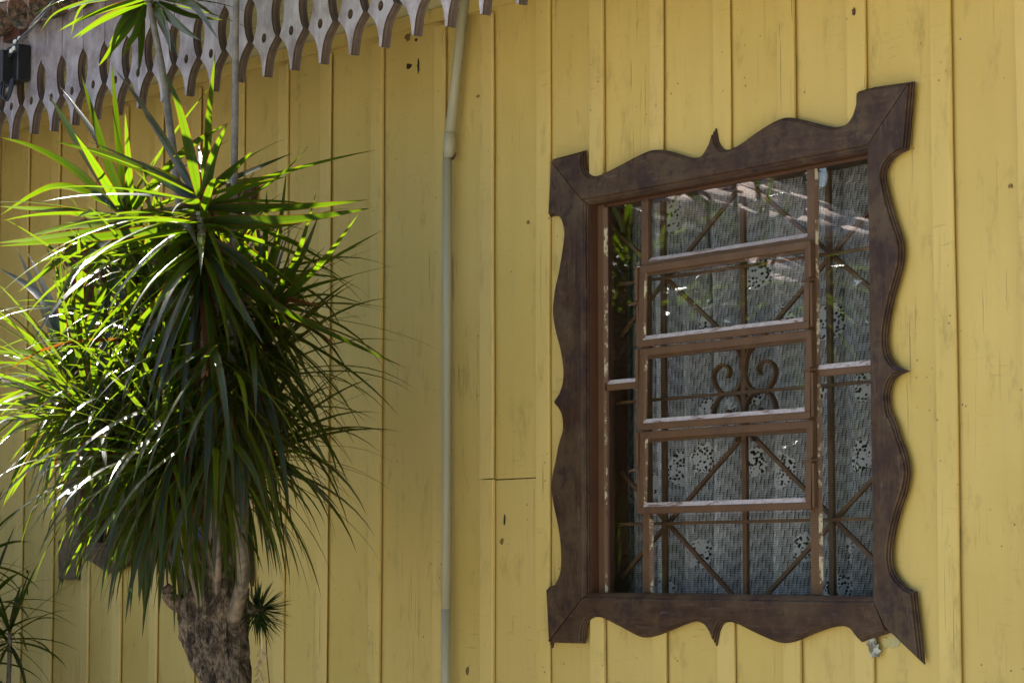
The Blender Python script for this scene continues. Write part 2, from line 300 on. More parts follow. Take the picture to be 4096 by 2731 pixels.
# ------------------------------------------------------------------ object builders
def link(name, me, parent=None, mats=()):
    o = bpy.data.objects.new(name, me); COL.objects.link(o)
    if me is not None:
        for m in (mats if isinstance(mats, (list, tuple)) else [mats]): me.materials.append(M[m])
    if parent is not None: o.parent = parent
    return o
def tag(o, label=None, cat=None, group=None, kind=None):
    for k, v in (('label', label), ('category', cat), ('group', group), ('kind', kind)):
        if v: o[k] = v
    return o
def mesh(name, verts, faces, uvs=None, smooth=False, matidx=None):
    me = bpy.data.meshes.new(name); me.from_pydata([tuple(v) for v in verts], [], faces)
    if uvs is not None:
        ul = me.uv_layers.new(name='UVMap')
        for l in me.loops: ul.data[l.index].uv = uvs[l.vertex_index]
    if smooth: me.polygons.foreach_set('use_smooth', [True]*len(me.polygons))
    if matidx is not None: me.polygons.foreach_set('material_index', matidx)
    me.update(); return me
class MB:
    def __init__(s): s.v = []; s.f = []
    def add(s, verts, faces):
        o = len(s.v); s.v += [Vector(q) for q in verts]; s.f += [tuple(i+o for i in f) for f in faces]
    def box(s, x0, x1, y0, y1, z0, z1, ch=0.0):
        bm = bmesh.new(); bmesh.ops.create_cube(bm, size=1.0)
        for q in bm.verts: q.co = Vector(((x0+x1)/2 + q.co.x*(x1-x0), (y0+y1)/2 + q.co.y*(y1-y0), (z0+z1)/2 + q.co.z*(z1-z0)))
        if ch > 0: bmesh.ops.bevel(bm, geom=bm.edges[:], offset=ch, segments=1, affect='EDGES')
        bm.verts.index_update()
        s.add([q.co.copy() for q in bm.verts], [[q.index for q in f.verts] for f in bm.faces]); bm.free()
        return s
    def prism(s, pts, y0, y1):
        """outline in (x, z), counter-clockwise seen from the front; y1 is the front"""
        n = len(pts); o = [(p[0], y0, p[1]) for p in pts] + [(p[0], y1, p[1]) for p in pts]
        s.add(o, [tuple(range(n, 2*n)), tuple(range(n-1, -1, -1))] + [(i, (i+1) % n, n+(i+1) % n, n+i) for i in range(n)])
        return s
    def tube(s, pts, rad, seg=10, cap=True):
        pts = [Vector(p) for p in pts]; n = len(pts); rings = []
        ref = Vector((0, 0, 1)) if abs((pts[1]-pts[0]).normalized().z) < 0.9 else Vector((1, 0, 0))
        for i, p in enumerate(pts):
            t = (pts[min(i+1, n-1)] - pts[max(i-1, 0)]).normalized()
            a = t.cross(ref).normalized(); ref2 = a.cross(t)
            r = rad[i] if isinstance(rad, (list, tuple)) else rad
            rings.append([p + (a*math.cos(k*2*math.pi/seg) + ref2*math.sin(k*2*math.pi/seg))*r for k in range(seg)])
        vs = [q for r in rings for q in r]
        fs = [(i*seg+k, i*seg+(k+1) % seg, (i+1)*seg+(k+1) % seg, (i+1)*seg+k) for i in range(n-1) for k in range(seg)]
        if cap: fs += [tuple(range(seg-1, -1, -1)), tuple((n-1)*seg+k for k in range(seg))]
        s.add(vs, fs); return s
    def bar(s, a, b, w, d):
        """flat bar between a and b, width w in the wall plane, depth d away from the wall"""
        a = Vector(a); b = Vector(b); t = (b-a).normalized(); y = Vector((0, 1, 0)); q = t.cross(y).normalized()
        vs = [p + q*sx*w/2 + y*sy*d/2 for p in (a, b) for sx, sy in ((-1, -1), (1, -1), (1, 1), (-1, 1))]
        s.add(vs, [(0, 1, 2, 3), (7, 6, 5, 4), (0, 4, 5, 1), (1, 5, 6, 2), (2, 6, 7, 3), (3, 7, 4, 0)]); return s
    def build(s, name, mat, parent=None, smooth=False, fix=True, angle=None):
        me = mesh(name, s.v, s.f, smooth=smooth)
        if fix:
            bm = bmesh.new(); bm.from_mesh(me); bmesh.ops.recalc_face_normals(bm, faces=bm.faces); bm.to_mesh(me); bm.free()
        o = link(name, me, parent, mat)
        return o
def empty(name, loc=(0, 0, 0), parent=None):
    o = bpy.data.objects.new(name, None); COL.objects.link(o); o.location = loc; o.empty_display_size = 0.2
    if parent is not None: o.parent = parent
    return o
def catmull(pts, n=4):
    out = []
    for i in range(len(pts)-1):
        p0 = pts[max(i-1, 0)]; p1 = pts[i]; p2 = pts[i+1]; p3 = pts[min(i+2, len(pts)-1)]
        for k in range(n):
            t = k/n
            out.append(tuple(0.5*((2*p1[j]) + (-p0[j]+p2[j])*t + (2*p0[j]-5*p1[j]+4*p2[j]-p3[j])*t*t + (-p0[j]+3*p1[j]-3*p2[j]+p3[j])*t**3) for j in range(len(p1))))
    out.append(tuple(pts[-1])); return out
def area(p): return 0.5*sum(p[i][0]*p[(i+1) % len(p)][1] - p[(i+1) % len(p)][0]*p[i][1] for i in range(len(p)))
def offset(poly, dist):
    """inset a counter-clockwise polygon; dist[i] belongs to the edge i -> i+1"""
    n = len(poly); out = []
    for i in range(n):
        a, b, c = Vector(poly[i-1]), Vector(poly[i]), Vector(poly[(i+1) % n])
        e1 = (b-a).normalized(); e2 = (c-b).normalized()
        n1 = Vector((-e1.y, e1.x)); n2 = Vector((-e2.y, e2.x)); d1, d2 = dist[i-1], dist[i]
        cr = e1.x*e2.y - e1.y*e2.x
        if abs(cr) < 0.25:
            m = n1*d1 + n2*d2; out.append(tuple(b + m*0.5)); continue
        q1 = b + n1*d1; q2 = b + n2*d2; t = ((q2-q1).x*e2.y - (q2-q1).y*e2.x)/cr
        p = q1 + e1*t; lim = 2.6*max(abs(d1), abs(d2), 1e-6)
        if (p-b).length > lim: p = b + (p-b).normalized()*lim
        out.append(tuple(p))
    return out

# ------------------------------------------------------------------ ground
def build_ground():
    n = 40; S = 160.0; vs = []; fs = []
    for j in range(n+1):
        for i in range(n+1):
            x = (i/n-0.5); y = (j/n-0.5)
            vs.append((x*abs(x)*4*S/2-4, y*abs(y)*4*S/2-2, 0.0))
    for j in range(n):
        for i in range(n): k = j*(n+1)+i; fs.append((k, k+1, k+n+2, k+n+1))
    tag(link('ground', mesh('ground', vs, fs), None, 'ground'), kind='structure')
build_ground()

# ------------------------------------------------------------------ house
house = tag(empty('house', (-6, 1.5, 0)), 'yellow board and batten wooden house with dark carved window casings and scalloped eave', 'house')
HP = house.location.copy()
def hpart(mb, name, mat, parent=None, **k):
    """mesh modelled in world coordinates, hung on the house"""
    o = mb.build(name, mat, parent or house, **k)
    if parent is None: o.location = -HP
    return o
ROOF_TILT = -0.0261
def eave_z(x): return 2.951 + ROOF_TILT*x          # level of the valance tips
def wall_top(x): return 3.362 + (-0.0305)*(x+6.25)
X0, X1 = -13.0, 1.2
WIN_DX, WIN_DZ = -3.25, 0.168
OPEN = dict(x0=-5.7065, x1=-4.4995, z0=1.4915, z1=2.6745)
OPENINGS = [OPEN, dict(x0=OPEN['x0']+WIN_DX, x1=OPEN['x1']+WIN_DX, z0=OPEN['z0']+WIN_DZ, z1=OPEN['z1']+WIN_DZ)]
def notch(x0, x1, z0, z1f):
    """outline(s) of a vertical strip x0..x1 with the window openings cut out"""
    zt = lambda x: z1f(x)
    for o in OPENINGS:
        if x1 <= o['x0'] or x0 >= o['x1']: continue
        if x0 >= o['x0'] and x1 <= o['x1']:
            return [[(x0, z0), (x1, z0), (x1, o['z0']), (x0, o['z0'])], [(x0, o['z1']), (x1, o['z1']), (x1, zt(x1)), (x0, zt(x0))]]
        if x0 < o['x0'] < x1 <= o['x1']:
            return [[(x0, z0), (x1, z0), (x1, o['z0']), (o['x0'], o['z0']), (o['x0'], o['z1']), (x1, o['z1']), (x1, zt(x1)), (x0, zt(x0))]]
        if o['x0'] <= x0 < o['x1'] < x1:
            return [[(x0, z0), (x1, z0), (x1, zt(x1)), (x0, zt(x0)), (x0, o['z1']), (o['x1'], o['z1']), (o['x1'], o['z0']), (x0, o['z0'])]]
        return [[(x0, z0), (x1, z0), (x1, zt(x1)), (x0, zt(x0))]]
    return [[(x0, z0), (x1, z0), (x1, zt(x1)), (x0, zt(x0))]]
# sheathing behind the boards carries them
sheath = MB(); cuts = sorted([X0, X1] + [o[k] for o in OPENINGS for k in ('x0', 'x1')])
for a, b in zip(cuts[:-1], cuts[1:]):
    for poly in notch(a, b, 0.35, wall_top): sheath.prism(poly, 0.055, 0.024)
wall = hpart(sheath, 'wall', 'framing')
BAT = [-9.503, -9.216, -8.891, -8.616, -8.327, -8.038, -7.715, -7.409, -7.128, -6.800, -6.440, -6.175, -5.886, -5.625, -5.352, -5.065, -4.806, -4.540, -4.240]
x = BAT[-1]
while x < X1 - 0.35: x += random.uniform(0.27, 0.31); BAT.append(x)
x = BAT[0]
while x > X0 + 0.35: x -= random.uniform(0.27, 0.31); BAT.insert(0, x)
rb = random.Random(3)
WID = [0.062 + rb.uniform(-0.004, 0.010) for _ in BAT]
JOINT = 1.865
cent = [X0] + [b - w/2 for b, w in zip(BAT, WID)] + [X1]
for i, (a, b) in enumerate(zip(cent[:-1], cent[1:])):
    g_ = 0.0015; yf = -rb.uniform(0.0, 0.003)
    split = -6.46 < a and b < -5.84
    for poly in notch(a+g_, b-g_, 0.35, lambda q: wall_top(q) - 0.006):
        polys = [poly]
        if split:
            (xa, za), (xb, _), (_, zt1), (_, zt0) = poly
            j0 = JOINT + rb.uniform(-0.004, 0.004)
            polys = [[(xa, za), (xb, za), (xb, j0-0.002), (xa, j0-0.003)], [(xa, j0+0.001), (xb, j0+0.001), (xb, zt1), (xa, zt0)]]
        for q in polys:
            yy = yf - (0.002 if len(polys) > 1 and q is polys[0] else 0.0)
            hpart(MB().prism(q, 0.022, yy), 'board', 'board', wall)
for b, w in zip(BAT, WID):
    a = b - w; d = 0.0165 + rb.uniform(-0.002, 0.003); lean = rb.uniform(-0.004, 0.004)
    spans = [(0.35, None)]
    for o in OPENINGS:
        if b > o['x0'] and a < o['x1']: spans = [(0.35, o['z0']-0.02), (o['z1']+0.02, None)]
    if -6.30 < b < -6.10: spans = [(0.35, JOINT-0.002), (JOINT+0.002, None)]
    for k, (z0, z1) in enumerate(spans):
        z1 = z1 if z1 is not None else wall_top(b) - 0.045 + rb.uniform(-0.006, 0.006)
        dx = 0.006 if (len(spans) == 2 and k == 0 and -6.30 < b < -6.10) else 0.0
        gap = rb.uniform(0.0035, 0.006)
        prof = [(a+0.002, -0.0032), (a, -d+0.003), (a+0.003, -d), (b-0.003, -d), (b, -d+0.003), (b, -0.0032-gap), (b-0.016, -0.0032-gap), (b-0.016, -0.0032)]
        n = len(prof); nz = max(2, int((z1-z0)/0.12)); vs = []; fs = []; ph = rb.uniform(0, 9)
        for j in range(nz+1):
            z = z0 + (z1-z0)*j/nz
            sh = dx + 0.0022*math.sin(z*2.1+ph) + 0.0012*math.sin(z*6.7+ph*2) + lean*(z-2.2)*0.3
            vs += [(p[0]+sh, p[1], z) for p in prof]
        for j in range(nz):
            for q in range(n): fs.append((j*n+q, j*n+(q+1) % n, (j+1)*n+(q+1) % n, (j+1)*n+q))
        fs += [tuple(range(n)), tuple(nz*n+q for q in range(n-1, -1, -1))]
        mb = MB(); mb.add(vs, fs); hpart(mb, 'batten', 'batten', wall)
# frieze strip under the soffit
mb = MB(); mb.add([(X0, 0.0, wall_top(X0)-0.030), (X1, 0.0, wall_top(X1)-0.030), (X1, 0.0, wall_top(X1)+0.012), (X0, 0.0, wall_top(X0)+0.012)] +
                  [(X0, -0.024, wall_top(X0)-0.030), (X1, -0.024, wall_top(X1)-0.030), (X1, -0.024, wall_top(X1)+0.012), (X0, -0.024, wall_top(X0)+0.012)],
                  [(4, 5, 6, 7), (0, 3, 2, 1), (0, 1, 5, 4), (3, 7, 6, 2), (0, 4, 7, 3), (1, 2, 6, 5)])
hpart(mb, 'frieze', 'batten', wall)
def blot(px_, py_, w, h, mat, seed, name, Y=-0.0048, n=14):
    r = random.Random(seed); c = at(px_, py_, Y); pts = []
    for k in range(n):
        a = 2*math.pi*k/n; q = r.uniform(0.55, 1.1); pts.append((c.x + math.cos(a)*w*q, c.z + math.sin(a)*h*q))
    hpart(MB().prism(pts, Y+0.003, Y), name, mat, wall)
blot(1630, 150, 0.020, 0.015, 'flake', 1, 'bare_patch'); blot(1634, 266, 0.016, 0.011, 'hole', 2, 'knot_hole'); blot(1672, 262, 0.006, 0.026, 'hole', 3, 'crack'); blot(1664, 160, 0.008, 0.007, 'hole', 4, 'knot_hole')
blot(1910, 386, 0.010, 0.004, 'flake', 5, 'bare_patch'); blot(2153, 445, 0.010, 0.014, 'flake', 6, 'bare_patch'); blot(2110, 890, 0.007, 0.008, 'flake', 7, 'bare_patch'); blot(3413, 48, 0.006, 0.012, 'rust', 8, 'bare_patch', -0.0195)
blot(4040, 745, 0.008, 0.006, 'flake', 9, 'knot_hole'); blot(108, 2285, 0.010, 0.008, 'hole', 10, 'knot_hole'); blot(108, 2365, 0.005, 0.020, 'hole', 11, 'crack'); blot(1868, 2680, 0.008, 0.016, 'flake', 12, 'bare_patch')
blot(2016, 2080, 0.004, 0.018, 'hole', 13, 'crack', -0.0062); blot(2005, 2165, 0.010, 0.010, 'flake', 14, 'bare_patch', -0.0062)
blot(3500, 2600, 0.020, 0.022, 'primer', 15, 'bare_patch', -0.0205); blot(3486, 2575, 0.022, 0.030, 'primer', 16, 'bare_patch', -0.0195); blot(3575, 2560, 0.030, 0.022, 'primer_green', 17, 'bare_patch'); blot(3545, 2568, 0.022, 0.016, 'primer_green', 18, 'bare_patch', -0.0052)
# interior: floor, ceiling, back, ends, partition
mb = MB()
mb.box(X0, X1, 0.06, 4.0, 0.75, 0.85); mb.box(X0, X1, 0.02, 4.0, 3.16, 3.20); mb.box(X0, X1, 4.0, 4.1, 0.35, 3.6)
mb.box(X0-0.08, X0, 0.0, 4.1, 0.35, 3.6); mb.box(X1, X1+0.08, 0.0, 4.1, 0.35, 3.4); mb.box(-7.0, -6.92, 0.06, 4.0, 0.85, 3.16)
hpart(mb, 'interior_lining', 'interior')
hpart(MB().box(X0, X1, 0.0, 4.1, -0.05, 0.35), 'foundation', 'stone')
# roof: deck with front slope and back slope
E_Y, PITCHR = -0.66, math.radians(26)
def roof_z(x, y): return eave_z(x) + 0.355 + (y - E_Y)*math.tan(PITCHR)
RY = 2.0
vs = []
for x in (X0-0.2, X1+0.2):
    for y, z in ((-0.535, roof_z(x, -0.535)), (RY, roof_z(x, RY)), (4.75, roof_z(x, RY)-(4.75-RY)*math.tan(PITCHR))):
        vs += [(x, y, z), (x, y, z-0.035)]
fs = [(0, 6, 8, 2), (2, 8, 10, 4), (1, 3, 9, 7), (3, 5, 11, 9), (0, 1, 7, 6), (4, 10, 11, 5), (0, 2, 3, 1), (2, 4, 5, 3), (6, 7, 9, 8), (8, 9, 11, 10)]
mb = MB(); mb.add(vs, fs); roof = hpart(mb, 'roof', 'framing')
mb = MB(); mb.add([(X0, 0.05, 3.1), (X0, 4.05, 3.1), (X0, 4.05, roof_z(X0, RY)-2.05*math.tan(PITCHR)-0.04), (X0, RY, roof_z(X0, RY)-0.04), (X0, 0.05, roof_z(X0, 0.05)-0.04),
           (X1, 0.05, 3.1), (X1, 4.05, 3.1), (X1, 4.05, roof_z(X1, RY)-2.05*math.tan(PITCHR)-0.04), (X1, RY, roof_z(X1, RY)-0.04), (X1, 0.05, roof_z(X1, 0.05)-0.04)], [(0, 4, 3, 2, 1), (5, 6, 7, 8, 9), (0, 5, 9, 4), (1, 2, 7, 6)])
hpart(mb, 'gable', 'framing')
mb = MB().box(-13.0, -6.5, 0.55, 0.75, 3.85, 5.2); hpart(mb, 'upper_wall', 'plum')
# clay tiles: cover tiles along the eave one by one, the courses above as one mass
def tile_geo(L=0.42, r0=0.085, r1=0.070, seg=8, th=0.012):
    vs = []; fs = []
    for j, (y, r) in enumerate(((0.0, r0), (L, r1))):
        for rr in (r, r-th):
            for k in range(seg+1):
                a = math.pi*k/seg; vs.append((math.cos(a)*rr, y, math.sin(a)*rr*0.8))
    n = seg+1
    for k in range(seg):
        fs += [(k, k+1, 2*n+k+1, 2*n+k), (n+k+1, n+k, 3*n+k, 3*n+k+1), (k+1, k, n+k, n+k+1), (2*n+k, 2*n+k+1, 3*n+k+1, 3*n+k)]
    fs += [(0, 2*n, 3*n, n), (n-1, 2*n-1, 4*n-1, 3*n-1)]
    return vs, fs
tv, tf = tile_geo()
slope_m = Matrix.Rotation(PITCHR, 4, 'X')
cover = mesh('roof_tile', tv, tf, smooth=True); cover.materials.append(M['tile'])
pan = mesh('pan_tile', [(v[0], v[1], -v[2]) for v in tv], [tuple(reversed(f)) for f in tf], smooth=True); pan.materials.append(M['tile'])
rt = random.Random(11); stuff = MB(); px_ = 0.195; i = 0; x = X0
while x < X1:
    for kind, me, xo in (('roof_tile', cover, 0.0), ('pan_tile', pan, px_/2)):
        for c in range(8):
            y = E_Y - 0.045 + c*0.345 + rt.uniform(-0.02, 0.02) + (0.03 if kind == 'pan_tile' else 0)
            z = roof_z(x+xo, y) + (0.075 if kind == 'roof_tile' else 0.095) + rt.uniform(-0.008, 0.008)
            mat = Matrix.Translation((x+xo+rt.uniform(-0.012, 0.012), y, z)) @ Matrix.Rotation(rt.uniform(-0.06, 0.06), 4, 'Z') @ Matrix.Rotation(PITCHR-0.05+rt.uniform(-0.03, 0.03), 4, 'X')
            if c == 0:
                o = bpy.data.objects.new(kind, me); COL.objects.link(o); o.parent = roof; o.matrix_local = mat
            else:
                stuff.add([mat @ Vector(v) for v in (tv if kind == 'roof_tile' else [(q[0], q[1], -q[2]) for q in tv])], tf)
    x += px_
o = hpart(stuff, 'tile_courses', 'tile', roof, smooth=True); o['kind'] = 'stuff'
# soffit planks, running along the eave
for k in range(9):
    y0 = -0.535 + k*0.062
    vs = []
    for x in (X0, X1):
        zz = wall_top(x) + 0.014
        vs += [(x, y0+0.002, zz), (x, y0+0.058, zz), (x, y0+0.058, zz+0.012), (x, y0+0.002, zz+0.012)]
    mb = MB(); mb.add(vs, [(0, 1, 2, 3), (7, 6, 5, 4), (0, 4, 5, 1), (1, 5, 6, 2), (2, 6, 7, 3), (3, 7, 4, 0)])
    hpart(mb, 'soffit_plank', 'soffit', roof)
mb = MB(); mb.add([(x, y, wall_top(x)+0.030+dz) for x in (X0, X1) for y in (-0.53, 0.05) for dz in (0, 0.02)], [(0, 2, 3, 1), (4, 5, 7, 6), (0, 4, 6, 2), (1, 3, 7, 5), (0, 1, 5, 4), (2, 6, 7, 3)])
hpart(mb, 'soffit_backing', 'framing', roof)
# valance boards with scalloped lower ends and a drilled hole
PITCH_B = 0.166; VY = -0.55
def valance_mesh():
    right = catmull([(0.0055, 0.0), (0.010, 0.030), (0.020, 0.062), (0.040, 0.093)], 3)[:-1] + catmull([(0.070, 0.116), (0.056, 0.138), (0.047, 0.165), (0.0435, 0.192), (0.047, 0.218), (0.058, 0.240), (0.0805, 0.262)], 3)
    right = right[:9] + [(0.070, 0.116)] + right[10:]
    top = [(0.0818, 0.262), (0.0818, 0.42)]
    half = right + top
    outline = half + [(-a, b) for a, b in reversed(half)]
    hole = [(0.014*math.cos(t*2*math.pi/14), 0.121 + 0.0155*math.sin(t*2*math.pi/14)) for t in range(14)]
    bm = bmesh.new()
    layers = [(0.006, 0.0), (-0.004, 0.0035), (-0.0055, 0.0), (-0.0145, 0.0), (-0.016, 0.003), (-0.024, 0.0)]
    n = len(outline); ringsv = []
    for (dy, ins) in layers:
        ed = [ins if 0 < (outline[i][1]+outline[(i+1) % n][1])/2 < 0.27 else 0.0 for i in range(n)]
        pl = offset(outline, ed) if ins else outline
        ringsv.append([bm.verts.new((p[0], VY+dy, p[1])) for p in pl])
    for r0, r1 in zip(ringsv[:-1], ringsv[1:]):
        for i in range(n):
            f = bm.faces.new((r0[i], r0[(i+1) % n], r1[(i+1) % n], r1[i])); f.material_index = 1
    hv = []
    for dy in (layers[0][0], layers[-1][0]): hv.append([bm.verts.new((p[0], VY+dy, p[1])) for p in hole])
    m = len(hole)
    for i in range(m):
        f = bm.faces.new((hv[0][(i+1) % m], hv[0][i], hv[1][i], hv[1][(i+1) % m])); f.material_index = 1
    for ring, h in ((ringsv[0], hv[0]), (ringsv[-1], hv[1])):
        es = [bm.edges.get((ring[i], ring[(i+1) % n])) for i in range(n)] + [bm.edges.get((h[i], h[(i+1) % m])) for i in range(m)]
        bmesh.ops.triangle_fill(bm, use_beauty=True, use_dissolve=False, edges=es)
    bmesh.ops.recalc_face_normals(bm, faces=bm.faces)
    me = bpy.data.meshes.new('valance_board'); bm.to_mesh(me); bm.free()
    me.materials.append(M['valance']); me.materials.append(M['valance_edge']); return me
vm = valance_mesh()
TIPX = [-8.462, -8.290, -8.115, -7.949, -7.784, -7.624, -7.475, -7.315, -7.140, -6.955, -6.790, -6.640, -6.455, -6.281, -6.113, -5.935, -5.775, -5.608, -5.442, -5.284]
TIPZ = [0.006, 0.008, 0.0, 0.002, 0.004, -0.002, -0.001, -0.003, -0.002, -0.007, 0.001, -0.003, -0.006, -0.009, -0.008, -0.006, 0.003, 0.001, 0.010, 0.015]
# even out the pitch a little: boards cannot overlap
pos = []
for i, t in enumerate(TIPX): pos.append([-8.462 + i*(8.462-5.284)/19, TIPZ[i]])
k = 1
while pos[-1][0] < X1: pos.append([pos[-1][0]+0.1672, 0.012])
while pos[0][0] > X0: pos.insert(0, [pos[0][0]-0.1672, 0.004])
for i, (x, dz) in enumerate(pos):
    o = bpy.data.objects.new('valance_board', vm); COL.objects.link(o); o.parent = roof
    o.location = (x, rt.uniform(-0.0015, 0.0015), eave_z(x) + dz + rt.uniform(-0.002, 0.002)); o.rotation_euler = (0, rt.uniform(-0.004, 0.004), 0)
mb = MB(); mb.add([(x, y, eave_z(x)+z) for x in (X0, X1) for y, z in ((-0.543, 0.30), (-0.50, 0.30), (-0.50, 0.40), (-0.543, 0.40))], [(0, 1, 2, 3), (7, 6, 5, 4), (0, 4, 5, 1), (1, 5, 6, 2), (2, 6, 7, 3), (3, 7, 4, 0)])
hpart(mb, 'fascia_batten', 'framing', roof)

# ------------------------------------------------------------------ window
def P(lst, ox, oy, sc, Y):
    return [(lambda q: (q.x, q.z))(at(ox+a*sc, oy+b*sc, Y)) for a, b in lst]
YC = -0.030
R3 = lambda l: P(l, 2100, 250, 0.7015, YC)
L5 = lambda l: P(l, 2150, 550, 0.3827, YC)
L6 = lambda l: P(l, 2150, 1150, 0.3827, YC)
B4 = lambda l: P(l, 2100, 1300, 0.9126, YC)
S7 = lambda l: P(l, 3150, 1000, 0.4464, YC)
S8 = lambda l: P(l, 3150, 1950, 0.4785, YC)
XL, XR, ZT, ZB = -5.852, -4.362, 2.806, 1.370             # outer corners of the casing
IL, IR, IT, IB = -5.700, -4.510, 2.668, 1.508             # inner edge of the casing face
win = empty('window', (-5.1, 0, 1.37), house); win.location = Vector((-5.1, 0, 1.37)) - HP
WP = Vector((-5.1, 0, 1.37))
def wpart(mb, name, mat, **k):
    o = mb.build(name, mat, win, **k); o.location = -WP; return o
def casing(name, outer, inner, mat, gap=0.0012):
    """outer: curve from one mitre end to the other; inner: the two inner corners"""
    poly = list(outer) + list(inner)
    nin = len(outer)
    if area(poly) < 0:
        poly = list(reversed(poly))
    n = len(poly); inner_set = set(inner); mitre = []
    ends = {outer[0], outer[-1]}
    kinds = []
    for i in range(n):
        a, b = poly[i], poly[(i+1) % n]
        if a in inner_set and b in inner_set: kinds.append('in')
        elif (a in inner_set) != (b in inner_set): kinds.append('mit')
        else: kinds.append('out')
    mb = MB()
    bm = bmesh.new(); rings = []
    lay = [(-0.0165, -0.004, -0.014), (-0.0215, -0.004, -0.014), (-0.0225, -0.0005, -0.009), (-0.0275, -0.0005, -0.009), (-0.0285, 0.003, -0.003), (-0.0345, 0.0035, 0.0), (-0.0360, 0.006, 0.002)]
    for y, do, di in lay:
        ds = [{'in': di, 'out': do, 'mit': gap}[k] for k in kinds]
        rings.append([bm.verts.new((p[0], y, p[1])) for p in offset(poly, ds)])
    for r0, r1 in zip(rings[:-1], rings[1:]):
        for i in range(n): bm.faces.new((r0[i], r0[(i+1) % n], r1[(i+1) % n], r1[i]))
    bm.faces.new(rings[-1]); bm.faces.new(list(reversed(rings[0])))
    bm.normal_update()
    bmesh.ops.triangulate(bm, faces=[f for f in bm.faces if len(f.verts) > 4])
    bmesh.ops.recalc_face_normals(bm, faces=bm.faces)
    me = bpy.data.meshes.new(name); bm.to_mesh(me); bm.free()
    o = link(name, me, win, mat); o.location = -WP; return o
top = ([(XL, ZT)] + R3([(328, 510)]) + catmull(R3([(322, 556), (330, 612), (352, 642), (385, 655), (425, 645), (475, 622), (545, 585), (620, 545), (690, 514), (740, 505), (800, 510), (870, 530), (935, 549), (985, 545), (1022, 515), (1050, 465)]), 3) + R3([(1071, 396)]) +
       catmull(R3([(1082, 455), (1108, 495), (1145, 505), (1195, 485), (1265, 440), (1340, 386), (1420, 340), (1480, 322), (1550, 330), (1640, 352), (1735, 374), (1790, 372), (1840, 345), (1872, 300), (1890, 240)]), 3) + R3([(1893, 172), (1980, 148)]) + [(XR, ZT-0.002)])
casing('head_casing', top, [(IR, IT), (IL, IT)], 'casing')
right = ([(XR, ZT-0.002)] + R3([(2165, 490)]) + catmull(R3([(2130, 506), (2082, 540), (2048, 590), (2034, 640), (2040, 690), (2055, 760), (2076, 840), (2100, 920), (2125, 990), (2138, 1050), (2138, 1110)]) + S7([(1000, 130), (975, 230), (945, 335), (918, 430), (890, 560), (870, 680), (860, 790), (866, 880), (888, 960), (935, 1030), (985, 1066)]), 3) + S7([(1042, 1082)]) +
         catmull(S7([(985, 1102), (945, 1130), (912, 1170), (890, 1225), (878, 1290), (880, 1370), (895, 1460)]) + B4([(1610, 430), (1632, 500), (1657, 570), (1670, 645), (1657, 725), (1632, 800), (1606, 900), (1592, 1000), (1600, 1070), (1628, 1120), (1665, 1158)]), 3) + B4([(1698, 1172)]) + [(XR+0.004, ZB-0.002)] + B4([(1590, 1335)]))
casing('side_casing', right, [(IR, IB), (IR, IT)], 'casing_v')
left = ([(XL, ZT)] + L5([(118, 815)]) + catmull(L5([(160, 802), (205, 812), (245, 850), (270, 910), (285, 990), (281, 1060), (270, 1150), (250, 1280), (225, 1420)]) + L6([(192, 0), (174, 130), (165, 240), (175, 350), (200, 480), (235, 610), (258, 720), (272, 830), (275, 930), (263, 1020), (232, 1105)]), 3) + L6([(175, 1190)]) +
        catmull(L6([(192, 1228), (228, 1270), (258, 1330), (270, 1410), (266, 1500)]) + B4([(150, 520), (135, 600), (119, 680), (119, 730), (130, 800), (145, 870), (157, 950), (160, 1030), (154, 1090), (132, 1138)]), 3) + B4([(95, 1155)]) + [(XL-0.012, ZB+0.0)] + B4([(115, 1378)]))
casing('side_casing', left, [(IL, IB), (IL, IT)], 'casing_v')
bot = (B4([(115, 1384), (248, 1388)]) + catmull(B4([(250, 1340), (262, 1300), (285, 1277), (315, 1272), (350, 1284), (420, 1320), (480, 1352), (520, 1362), (570, 1352), (640, 1325), (700, 1300), (745, 1291), (785, 1310), (812, 1348)]), 3) + B4([(826, 1388)]) +
       catmull(B4([(835, 1338), (855, 1302), (888, 1293), (930, 1305), (1000, 1340), (1080, 1375), (1130, 1386), (1180, 1376), (1250, 1346), (1330, 1318), (1385, 1311), (1420, 1325), (1447, 1358)]), 3) + B4([(1466, 1380), (1588, 1340)]))
casing('sill_casing', bot, [(IR, IB), (IL, IB)], 'casing')
# jamb lining
JL, JR, JT, JB = IL+0.014, IR-0.010, IT-0.014, IB+0.006
mb = MB(); Y0, Y1 = -0.0155, 0.125
mb.box(JL-0.02, JL, Y0, Y1, JB, JT, 0.001); mb.box(JR, JR+0.02, Y0, Y1, JB, JT, 0.001)
mb.box(JL-0.02, JR+0.02, Y0, Y1, JT, JT+0.02, 0.001)
wpart(mb, 'jamb_lining', 'jamb')
wpart(MB().box(JL-0.02, JR+0.02, -0.020, Y1, JB-0.022, JB, 0.002), 'sill', 'jamb')
YS = 0.012                                                  # front of the sash frame
YG = 0.021                                                  # glass
wpart(MB().box(JL+0.0005, JL+0.030, YS, YS+0.020, JB, JT, 0.0015), 'sash_stile', 'sash')
wpart(MB().box(JL+0.0305, JL+0.040, YS+0.008, YS+0.030, JB, JT, 0.001), 'sash_stile', 'jamb')
wpart(MB().box(JR-0.034, JR-0.0005, YS, YS+0.020, JB, JT, 0.0015), 'sash_stile', 'sash')
wpart(MB().box(JL+0.041, JR-0.035, YS, YS+0.018, JT-0.010, JT-0.0005, 0.0015), 'sash_rail', 'jamb')
wpart(MB().box(JL+0.041, JR-0.035, YS+0.002, YS+0.018, JB+0.0005, JB+0.010, 0.0015), 'sash_rail', 'jamb')
def wedge(x0, x1, z, yg, yf, h): return MB().prism([(0, 0)], 0, 0)
